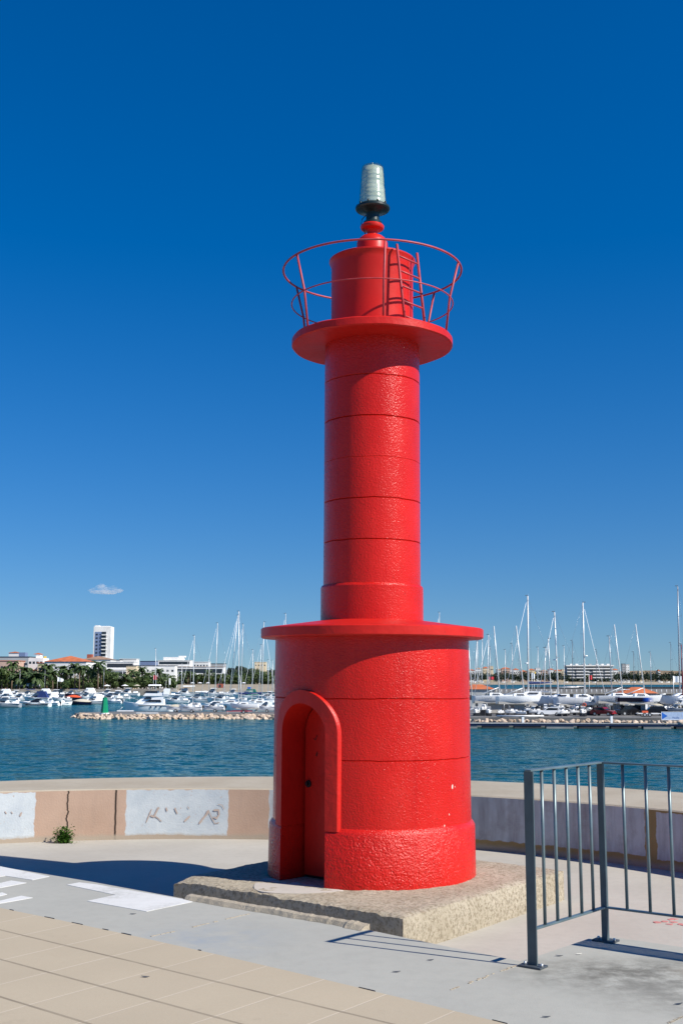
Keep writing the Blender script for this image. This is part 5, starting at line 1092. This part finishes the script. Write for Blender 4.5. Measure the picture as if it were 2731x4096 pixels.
for (u, lab) in ((728, 'dark upturned rowing boat on the beach, left one of two'), (748, 'dark upturned rowing boat on the beach, right one of two')):
    root = empty('rowing_boat', (gx(u, 745, -5.2), 745, -5.3), .2, lab, 'boat'); MB().blob((0, 0, .35), (1.7, .7, .5), 2, .1, 1, u, 0, True, flat=-.3).build('hull', M['navy_hull'], root)
root = empty('beach_cart', (gx(997, 760, -4.9), 760, -4.9), 0, 'blue box on the sand near the lighthouse edge', 'box'); MB().bbox((0, 0, .7), (2.2, 1.6, 1.3), 0, .1).build('body', M['blue'], root); MB().bbox((0, 0, 1.4), (2.4, 1.8, .12), 0, .03).build('lid', M['white'], root)
for (U, lab) in ((490, 'white sail shaped frame among the palms, leftmost of three'), (604, 'white sail shaped frame among the palms just left of the yacht mast'), (712, 'white sail shaped frame among the trees, rightmost of three')):
    root = empty('sail_frame', (gx(U, 640, QZ), 640, QZ), 0, lab, 'frame', 'white sail shaped frames'); h = zv(2683, 640) - QZ; h0 = h - 2.7
    MB().tube([(0, 0, 0), (0, 0, h)], .10, 6).build('post', M['white'], root); MB().tube([(0, 0, h - .1), (2.4, 0, h - .55), (1.9, 0, h - 1.5), (0.2, 0, h0)], .11, 6).build('rim', M['white'], root)

# ---- buildings
def bld(u0, u1, vt, Y, zb, dep, wall, lab, roof=None, rh=0, wrows=0, wcols=0, extra=None, ww=1.3, wh=1.3, balc=False, cat='building', name='apartment_building', win='win', rot=0):
    zt = zv(vt, Y); xa, xb = gx(u0, Y, (zb + zt) / 2), gx(u1, Y, (zb + zt) / 2); W = xb - xa; H = zt - zb; root = empty(name, ((xa + xb) / 2, Y + dep / 2, zb), rot, lab, cat, None)
    MB().box((0, 0, H / 2), (W, dep, H)).build('wall', M[wall], root)
    if roof == 'hip': part('roof', M['tile_r' if rh > 0 else 'tile_b'], root, hip(-W / 2, W / 2, -dep / 2, dep / 2, H + .005, abs(rh), .6))
    elif roof: MB().box((0, 0, H + .15), (W + .6, dep + .6, .3)).build('roof', M[roof], root)
    for r_ in range(wrows):
        zc = H * (r_ + .55) / wrows if not extra else H * (r_ + .6) / wrows
        if balc:
            bl = MB().box((0, -dep / 2 - .6, zc - H / wrows * .42), (W * .98, 1.2, .9)).build('balcony', M['wall_w'], root); MB().box((0, -dep / 2 - .01, zc + .25), (W * .94, .05, H / wrows * .45)).build('window', M[win], root); continue
        for c_ in range(wcols): MB().box((-W / 2 + W * (c_ + .5) / wcols, -dep / 2 - .01, zc), (ww, .08, wh)).build('window', M[win], root)
    return root, W, H
bld(-30, 72, 2644, 640, QZ, 14, 'wall_p', 'pinkish building with a red balcony edge at the far left', 'tile_r', 0, 2, 4)
b, W, H = bld(-10, 117, 2628, 690, QZ, 14, 'wall_g', 'long grey flat roofed building at the far left', 'dark_roof', 0, 2, 5)
for (x0, x1, m, h) in ((-.22, .10, 'wall_w', 2.3), (.10, .30, 'wall_b', 2.5)): MB().box((W * (x0 + x1) / 2, 0, H + .3 + h / 2), (W * (x1 - x0), 6, h)).build('penthouse', M[m], b)
part('penthouse_roof', M['tile_r'], b, hip(-W * .22, W * .1, -3, 3, H + 2.605, .8))
b, W, H = bld(113, 172, 2632, 650, QZ, 13, 'wall_w', 'white terraced building with an orange roofed stair tower near the left edge', None, 0, 3, 4); MB().box((W * .02, 0, H + 1.1), (W * .30, 5, 2.2)).build('stair_tower', M['wall_w'], b); part('tower_roof', M['tile_r'], b, hip(-W * .28, W * .20, -2.5, 2.5, H + 2.205, .8)); MB().bbox((W * .42, 0, H + .5), (1.4, 1.4, 1.1), 0, .2).build('water_tank', M['yellow'], b); part('lower_roof', M['tile_r'], b, hip(-W * .52, W * .5, -8.5, -4, H * .58, .9))
bld(178, 345, 2646, 620, QZ, 24, 'wall_w', 'wide white building under a large orange hip roof', 'hip', 3.2, 2, 9)
bld(150, 330, 2652, 640, QZ, 10, 'wall_y', 'cream building with awnings half hidden behind the palms', 'tile_r', 0, 2, 8)
b, W, H = bld(325, 442, 2638, 760, QZ, 18, 'wall_w', 'white building with a brown roof in front of the tower block', 'hip', -2.4, 3, 7); MB().box((-W * .34, 3, H + 2.2), (W * .17, 5, 2.8)).build('roof_turret', M['brick'], b)
def tower():
    Y = 1080; zb = -4; zt = zv(2506, Y); xa, xb = gx(372, Y, 20), gx(441, Y, 20); W = xb - xa; H = zt - zb; root = empty('tower_block', ((xa + xb) / 2, Y + 8, zb), 0, 'tall white tower block with a shaded blue front and stacked balconies', 'tower block')
    MB().box((0, 0, H / 2), (W, 15, H)).build('wall', M['wall_w'], root); MB().box((-W * .20, -7.55, H * .48), (W * .44, .2, H * .86)).build('recess_shade', M['wall_b'], root); MB().box((W * .10, -7.6, H * .48), (W * .26, .3, H * .86)).build('loggia', M['win'], root)  # the bluish panel carries the recessed front's shade in its colour
    for k in range(13):
        z = H * .10 + k * H * .063
        MB().box((W * .13, -8.2, z), (W * .28, 1.4, .9)).build('balcony', M['wall_w'], root); MB().box((-W * .30, -7.75, z + .5), (1.6, .3, 1.3)).build('window', M['win'], root); MB().box((-W * .10, -7.75, z + .5), (.9, .3, 1.2)).build('window', M['win'], root)
    MB().box((-W * .36, 0, H + .6), (W * .24, 10, 1.2)).build('lift_housing', M['wall_w'], root); MB().box((W * .10, 0, H + .3), (W * .5, 10, .6)).build('roof_house', M['wall_w'], root)
tower()
bld(425, 535, 2648, 700, QZ, 14, 'wall_w', 'white apartment block with glazed verandas right below the tower block', 'wall_w', 0, 3, 6, balc=True); bld(440, 480, 2640, 860, QZ, 10, 'wall_w', 'small white house behind the verandas with a dark roof', 'dark_roof', 0, 2, 3)
bld(478, 545, 2636, 950, QZ, 14, 'wall_w', 'white stepped building right of the tower block on the skyline', 'wall_w', 0, 3, 5); bld(503, 700, 2663, 720, QZ, 10, 'wall_w', 'long low white building with a dark flat roof edge left of the yacht mast', 'dark_roof', 0, 2, 10)
bld(505, 545, 2663, 660, QZ, 8, 'wall_y', 'small cream house with an orange base among the palms', 'dark_roof', 0, 1, 2); bld(560, 625, 2645, 1000, QZ, 14, 'wall_b', 'dark blue grey building on the skyline left of the yacht mast', 'dark_roof', 0, 2, 4)
b, W, H = bld(632, 760, 2642, 960, QZ, 18, 'wall_w', 'large white stepped apartment building on the skyline behind the first tall mast', 'wall_w', 0, 4, 9, balc=True); MB().box((-W * .05, 0, H + 1.6), (W * .62, 10, 2.6)).build('upper_storey', M['wall_w'], b); MB().box((W * .2, 2, H + 3.4), (W * .2, 8, 1.2)).build('upper_storey', M['wall_w'], b)
bld(700, 895, 2668, 900, QZ, 12, 'wall_w', 'long white building with a red brown roof line behind the beach trees', 'tile_b', 0, 2, 11, balc=True); bld(760, 835, 2648, 1000, QZ, 14, 'wall_w', 'white flat roofed block on the skyline between the first two tall masts', 'wall_w', 0, 3, 6)
bld(835, 900, 2655, 1050, QZ, 12, 'wall_g', 'grey house on the skyline right of the second tall mast', 'dark_roof', 0, 2, 4); bld(1018, 1064, 2648, 1300, QZ, 14, 'wall_y', 'cream block on the skyline behind the masts nearest the lighthouse', 'wall_w', 0, 3, 4)
# right side
def apts():
    Y = 1760; zb = -3.0; zt = zv(2664, Y); xa, xb = gx(2266, Y, 10), gx(2450, Y, 10); W = xb - xa; H = zt - zb; root = empty('apartment_building', ((xa + xb) / 2, Y + 9, zb), 0, 'wide white apartment block with long balconies on the far shore', 'apartment block')
    MB().box((0, 0, H / 2), (W, 16, H)).build('wall', M['wall_g'], root); MB().box((0, -1, H + .6), (W + 3, 20, 1.7)).build('roof', M['wall_w'], root)
    for k in range(5):
        z = H * (.05 + .19 * k)
        for (a, b_) in (((-.5, .5),) if k == 4 else ((-.5, -.34), (-.30, -.02), (.06, .28), (.32, .5))): MB().box((W * (a + b_) / 2, -9.2, z + .8), (W * (b_ - a), 2.6, 1.5)).build('balcony', M['wall_w'], root)
        MB().box((0, -8.05, z + 2.4), (W * .97, .2, 1.7)).build('window_band', M['win'], root)
    for q in (-.38, -.26, -.1, .03, .18, .30, .42): MB().box((W * q, 0, H + 2.4), (4.2, 6, 2)).build('roof_house', M['wall_w' if q * 100 % 2 < 1 else 'wall_g'], root)
apts()
hs_ = [(1872, 1898, 2678, 'wall_w', 1), (1902, 1925, 2672, 'wall_w', 2), (1930, 1955, 2668, 'wall_y', 1), (1955, 1972, 2664, 'wall_y', 0), (1985, 2003, 2676, 'wall_w', 2), (2005, 2040, 2671, 'wall_p', 1), (2030, 2050, 2679, 'wall_w', 0), (2052, 2075, 2675, 'wall_w', 1), (2080, 2108, 2682, 'wall_p', 1), (2112, 2140, 2676, 'wall_y', 1), (2142, 2160, 2672, 'wall_w', 0), (2163, 2190, 2680, 'wall_p', 2), (2193, 2215, 2675, 'wall_w', 1), (2218, 2245, 2679, 'wall_y', 1), (2246, 2268, 2677, 'wall_y', 0), (2450, 2472, 2676, 'wall_w', 1), (2555, 2575, 2683, 'wall_y', 0), (2630, 2640, 2680, 'wall_w', 1)]
names_ = {'wall_w': 'white', 'wall_y': 'cream', 'wall_p': 'pink'}; rn = ['flat roofed', 'orange roofed', 'brown roofed']
for i, (u0, u1, vt, wl_, rt) in enumerate(hs_):
    Y = 1900 + (i * 37) % 160
    bld(u0, u1, vt + (4 if rt else 0), Y, -3.0, 12, wl_, '%s %s house, %s from left among houses on the far right shore' % (names_[wl_], rn[rt], ORD[i]), 'hip' if rt else 'wall_w', (2.6 if rt == 1 else -2.6), 2, 3, ww=1.6, wh=1.8, cat='house', name='house')
for (u0, u1, vt, lab) in ((2487, 2500, 2655, 'grey tower block, left one of a pair on the far shore'), (2502, 2516, 2657, 'pale tower block, right one of a pair on the far shore')): bld(u0, u1, vt, 2300, -3.0, 8, 'wall_g' if u0 < 2500 else 'wall_w', lab, 'dark_roof', 0, 7, 2, ww=1.2, wh=1.4, cat='tower block', name='tower_block')
#PART4
# ---- vegetation
def palm_crown(nf, fl, droop, seed, w=.55):
    r = random.Random(seed); mb = MB()
    for i in range(nf):
        a = 2 * PI * i / nf + r.uniform(-.2, .2); up = r.uniform(-.5, 1.15); L = fl * r.uniform(.8, 1.15); d = Vector((math.cos(a), math.sin(a), 0)); s = Vector((-d.y, d.x, 0)); vs = []; fs = []; n = 7; p = Vector((0, 0, 0)); ang = up
        for j in range(n + 1):
            t = j / n; q = w * L * .30 * math.sin(PI * min(1, t * .92 + .08)) ** .7
            jag = 1 if j % 2 == 0 else .55
            vs += [p + s * q * jag - Vector((0, 0, q * .45)), p, p - s * q * jag - Vector((0, 0, q * .45))]
            p = p + (d * math.cos(ang) + Vector((0, 0, math.sin(ang)))) * (L / n); ang -= droop / n * (1 + t)
        for j in range(n): fs += [(3 * j, 3 * j + 1, 3 * j + 4, 3 * j + 3), (3 * j + 1, 3 * j + 2, 3 * j + 5, 3 * j + 4)]
        mb.add(vs, fs)
    return mb
def palm_proto(h, fl, seed, droop, nf):
    root = bpy.data.objects.new('palm_tree', None); COL.objects.link(root); r = random.Random(seed); bend = r.uniform(-.5, .5)
    MB().tube([(0, 0, 0), (bend * .15, 0, h * .35), (bend * .5, 0, h * .7), (bend, 0, h)], .30, 7, r2=.20).build('trunk', M['bark'], root)
    c = palm_crown(nf, fl, droop, seed).build('crown', M['palm'], root, (bend, 0, h)); sk = palm_crown(10, fl * .62, 1.0, seed + 1, .7); sk.v = [(x * .55, y * .55, -abs(z) * 1.0 - .25) for x, y, z in sk.v]; sk.build('dead_fronds', M['palm_d'], root, (bend, 0, h))
    return root
def clump_crown(rx, ry, rz, n, seed, ls=.5, blobs=9):
    r = random.Random(seed); mb = MB(); cs = []
    for i in range(blobs):
        v = Vector((r.gauss(0, 1), r.gauss(0, 1), r.gauss(0, .8))).normalized() * r.uniform(.25, .72); cs.append((Vector((v.x * rx, v.y * ry, v.z * rz)), r.uniform(.34, .55)))
    for i in range(n):
        c, k = r.choice(cs); d = Vector((r.gauss(0, 1), r.gauss(0, 1), r.gauss(0, 1))).normalized(); p = c + Vector((d.x * rx, d.y * ry, d.z * rz)) * k * r.uniform(.7, 1.08)
        nn = (d + Vector((r.uniform(-1, 1), r.uniform(-1, 1), r.uniform(-1, 1))) * .7).normalized(); u = nn.cross(Vector((r.random() - .5, r.random() - .5, r.random() - .5))).normalized(); v = nn.cross(u); l = ls * r.uniform(.6, 1.3)
        mb.add([p - u * l, p - v * l * .6, p + u * l, p + v * l * .6], [(0, 1, 2, 3)])
    return mb
def tree_proto(name, h, rx, rz, seed, leaf='leaf', n=900, ls=.5, th=.35):
    root = bpy.data.objects.new(name, None); COL.objects.link(root); mb = MB(); t0 = h - rz * 1.25; mb.tube([(0, 0, 0), (.1, 0, t0 * .6), (0, 0, t0 + rz * .5)], th, 7, r2=th * .5)
    r = random.Random(seed)
    for i in range(5): a = r.uniform(0, 6.28); mb.tube([(0, 0, t0 * .8), (math.cos(a) * rx * .3, math.sin(a) * rx * .3, t0 + rz * .2), (math.cos(a) * rx * .6, math.sin(a) * rx * .6, t0 + rz * .7)], th * .4, 5, r2=th * .15)
    mb.build('trunk', M['bark_g'], root); clump_crown(rx, rx, rz, n, seed, ls).build('crown', M[leaf], root, (0, 0, h - rz)); return root
PROTO = {'tall': palm_proto(9.8, 3.8, 1, 1.7, 34), 'mid': palm_proto(7.4, 4.2, 2, 1.6, 36), 'date': palm_proto(4.6, 5.2, 3, 1.4, 42), 'slim': palm_proto(8.6, 3.2, 4, 2.0, 30),
         'broad': tree_proto('broadleaf_tree', 10.5, 5.2, 4.4, 5, 'leaf', 1300, .6), 'bush': tree_proto('bushy_tree', 6.2, 4.2, 3.0, 6, 'leaf'), 'dark': tree_proto('pine_tree', 11, 5.2, 4.6, 7, 'leaf_d', 1300, .6), 'umbrella': tree_proto('umbrella_pine', 9, 5.5, 2.3, 8, 'leaf_d', 1000, .6)}
USED = set()
def plant(kind, U, Y, z, s, lab, cat, grp, rot=None):
    src = PROTO[kind]
    if kind in USED: o = copy_tree(src)
    else: o = src; USED.add(kind)
    o.location = (gx(U, Y, z), Y, z); o.rotation_euler = (0, 0, rr.uniform(0, 6.28)); o.scale = (s * rr.uniform(.92, 1.08),) * 2 + (s * rr.uniform(.92, 1.08),); tag(o, lab, cat, grp)
palms = [(47, 590, 'tall', 1.0), (72, 575, 'date', 1.0), (95, 600, 'mid', 1.05), (140, 575, 'date', 1.05), (165, 590, 'date', .95), (188, 600, 'mid', 1.1), (212, 580, 'mid', .9), (243, 600, 'tall', .92), (270, 585, 'mid', 1.0), (300, 590, 'tall', .95), (318, 580, 'slim', .95), (334, 600, 'mid', 1.05), (352, 585, 'slim', 1.0), (368, 600, 'mid', .9), (392, 585, 'tall', 1.08), (404, 595, 'slim', .95), (420, 600, 'mid', 1.0), (468, 610, 'slim', .85), (505, 610, 'mid', .85), (528, 625, 'tall', .85), (548, 620, 'slim', .9), (566, 640, 'tall', .95), (588, 640, 'mid', .9),
         (612, 650, 'slim', .95), (634, 660, 'tall', .9), (655, 665, 'mid', .95), (690, 860, 'tall', 1.05), (725, 870, 'mid', 1.1), (752, 880, 'tall', 1.0), (790, 880, 'mid', 1.0), (835, 880, 'tall', 1.0)]
kn = {'tall': 'tall bare trunked palm', 'mid': 'medium palm', 'date': 'bushy short trunked palm', 'slim': 'slim small crowned palm'}
for i, (U, Y, k, s) in enumerate(palms): plant(k, U, Y, QZ if Y < 720 else -3.8, s * (1.28 if U < 430 else 1.08), '%s, %s from the left among palms on the left shore' % (kn[k], ORD[i]), 'palm', 'palms along the left shore')
trees = [(8, 585, 'broad', 1.0, 'pale green broad tree at the left edge of the photo'), (30, 600, 'broad', .85, 'green broad tree next to the one at the left edge'), (118, 610, 'dark', .95, 'tall dark tree in front of the grey flat roofed building'), (258, 565, 'bush', .75, 'low round bush right of the white flag'), (352, 575, 'bush', .6, 'low bush between palms left of the lamp post over the beacon'),
         (442, 590, 'broad', .85, 'round green tree right of the lamp post over the beacon'), (462, 600, 'bush', .8, 'bushy tree left of the leftmost white sail frame'), (515, 590, 'bush', .7, 'low bush behind the foredeck of the big yacht'), (575, 605, 'broad', .7, 'green tree left of the middle white sail frame'), (540, 595, 'bush', .7, 'low bush below the brown pole'),
         (675, 700, 'broad', .8, 'green tree right of the slim pole near the feather flag'), (705, 890, 'broad', 1.0, 'green tree behind the beach left of the first tall mast'), (765, 890, 'broad', 1.0, 'green tree behind the beach right of the first tall mast'), (812, 890, 'broad', .95, 'green tree behind the beach left of the second tall mast'), (865, 890, 'broad', .95, 'green tree behind the red beach hut'), (905, 890, 'broad', .9, 'green tree right of the red beach hut'),
         (930, 960, 'dark', 1.35, 'big dark tree behind the tallest left mast, left crown'), (965, 980, 'dark', 1.5, 'big dark tree behind the tallest left mast, middle crown'), (1000, 970, 'dark', 1.4, 'big dark tree right of the tallest left mast'), (1028, 960, 'broad', 1.3, 'green tree below the cream block on the skyline'), (950, 890, 'broad', .9, 'lower green tree at the foot of the big dark trees'), (985, 890, 'bush', 1.2, 'bush on the beach edge under the big dark trees'), (1062, 900, 'broad', 1.1, 'green tree left of the lighthouse drum edge'), (1090, 950, 'dark', 1.2, 'dark tree touching the left edge of the lighthouse')]
for U, Y, k, s, lab in trees: plant(k, U, Y, QZ if Y < 720 else -3.8, s * (1.25 if U < 430 else 1.05), lab, 'tree', 'trees on the left shore')
far = [(2225, 1850, 'umbrella', 1.9, 'dark umbrella pine rising above the houses left of the white apartments'), (2552, 2100, 'umbrella', 1.7, 'rounded dark pine right of the two tower blocks'), (2590, 2050, 'dark', 1.55, 'tall dark tree behind the short thin mast on the far shore'), (2575, 2080, 'umbrella', 1.5, 'dark pine beside the tall dark tree on the far shore'), (2470, 1780, 'dark', 1.2, 'dark tree at the right end of the white apartment block'), (2620, 1780, 'umbrella', 1.4, 'spreading dark green tree right of the navy racing hull, on the far shore'), (2660, 1790, 'umbrella', 1.5, 'wide dark green tree left of the white flag on the far shore'), (2700, 1790, 'umbrella', 1.4, 'dark green tree behind the white flag on the far shore'), (2355, 1735, 'bush', 1.7, 'yellow green tree in front of the white apartments by the red flag')]
for U, Y, k, s, lab in far: plant(k, U, Y, -3.0, s, lab, 'tree', 'single trees on the far right shore')
# far woods that read as one mass
def wood(name, us, Y, z, hmin, hmax, step, seed, mat, ls, dep=40):
    r = random.Random(seed); mb = MB()
    for u in range(us[0], us[1], step):
        for k in range(2):
            y = Y + r.uniform(0, dep); x = gx(u + r.uniform(-step, step), y, z); h = r.uniform(hmin, hmax); c = clump_crown(h * .55, h * .5, h * .5, 70, r.random(), ls, 5); o = Vector((x, y, z + h * .52)); mb.add([Vector(v) + o for v in c.v], c.f)
    o = mb.build(name, M[mat]); o['kind'] = 'stuff'; return o
wood('far_wood', (1840, 2275), 1745, -3.0, 10, 19, 7, 1, 'leaf_d', 1.1); wood('far_wood', (2455, 2800), 1750, -3.0, 10, 19, 7, 2, 'leaf_d', 1.1); wood('hilltop_wood', (1600, 2600), 2500, 0, 8, 17, 13, 3, 'leaf_d', 1.6, 200)
wood('skyline_wood', (380, 1250), 1450, -3, 12, 19, 10, 4, 'leaf_d', 1.6, 120); wood('shore_hedge', (-20, 690), 612, QZ, 4.0, 8.5, 7, 5, 'leaf', .7, 10); wood('skyline_wood', (-20, 400), 618, QZ, 8, 13, 12, 9, 'leaf_d', .9, 20); wood('shore_hedge', (690, 1130), 885, -3.8, 6, 12, 8, 6, 'leaf', .8, 15); wood('apartment_garden', (2270, 2450), 1742, -3.0, 3, 6.5, 9, 7, 'leaf_d', .9, 8)
# small craft and parasols along the far beach
for i, u in enumerate([1893, 1925, 2012, 2048, 2262, 2375, 2478, 2493, 2508, 2532, 2560, 2640, 2668]):
    root = empty('beached_dinghy', (gx(u, 1695, -4.0), 1695, -4.0), 0, 'white dinghy on the far beach, %s from the lighthouse' % ORD[i], 'boat', 'dinghies on the far beach'); h, d = hull(6.5, 2.4, 1.3, .4); h.build('hull', M['white'], root); d.build('deck', M['white'], root)
for i, (u, Y, z, m) in enumerate([(428, 575, QZ, 'white_c'), (500, 585, QZ, 'white_c'), (548, 590, QZ, 'beige'), (770, 820, -3.6, 'white_c'), (800, 830, -3.6, 'white_c'), (832, 830, -3.6, 'white_c'), (975, 830, -3.6, 'white_c')]):
    root = empty('parasol', (gx(u, Y, z), Y, z), 0, '%s parasol, %s from the left on the left shore' % ('beige' if m == 'beige' else 'white', ORD[i]), 'parasol', 'parasols on the left shore'); MB().lathe([(1.9, 2.2), (0, 2.9)], 10, smooth=False).build('canopy', M[m], root); MB().tube([(0, 0, 0), (0, 0, 2.8)], .05, 5).build('pole', M['mast'], root)

# ---- the one small cloud
t = NT('cloud vapour'); t.n.remove(t.b); pv = t.new('ShaderNodeVolumePrincipled'); pv.inputs['Color'].default_value = (1, 1, 1, 1); pv.inputs['Anisotropy'].default_value = .2
c = t.coord('Position'); n1 = t.noise(c, .022, 4, .55); dn_ = t.ramp(n1, .36, .70); t.link(t.math('MULTIPLY', dn_, .040), pv.inputs['Density']); t.link(pv.outputs[0], t.n['Material Output'].inputs['Volume'])
Y = 5200; cz = zv(2362, Y); mb = MB(); sx = Y / F
for (du_, dv_, rx_, rz_) in ((-38, 0, 30, 13), (-18, 8, 24, 18), (5, 3, 24, 13), (28, 5, 20, 15), (46, -1, 26, 10), (0, -6, 62, 9)): mb.blob((du_ * sx, 0, dv_ * sx), (rx_ * sx, rx_ * sx * .8, rz_ * sx), 3, .35, 1.6, du_, 0, True)
o = mb.build('cloud', t.m, None, (gx(424, Y, cz), Y, cz)); tag(o, 'small lone white puffy cloud above the tower block', 'cloud')
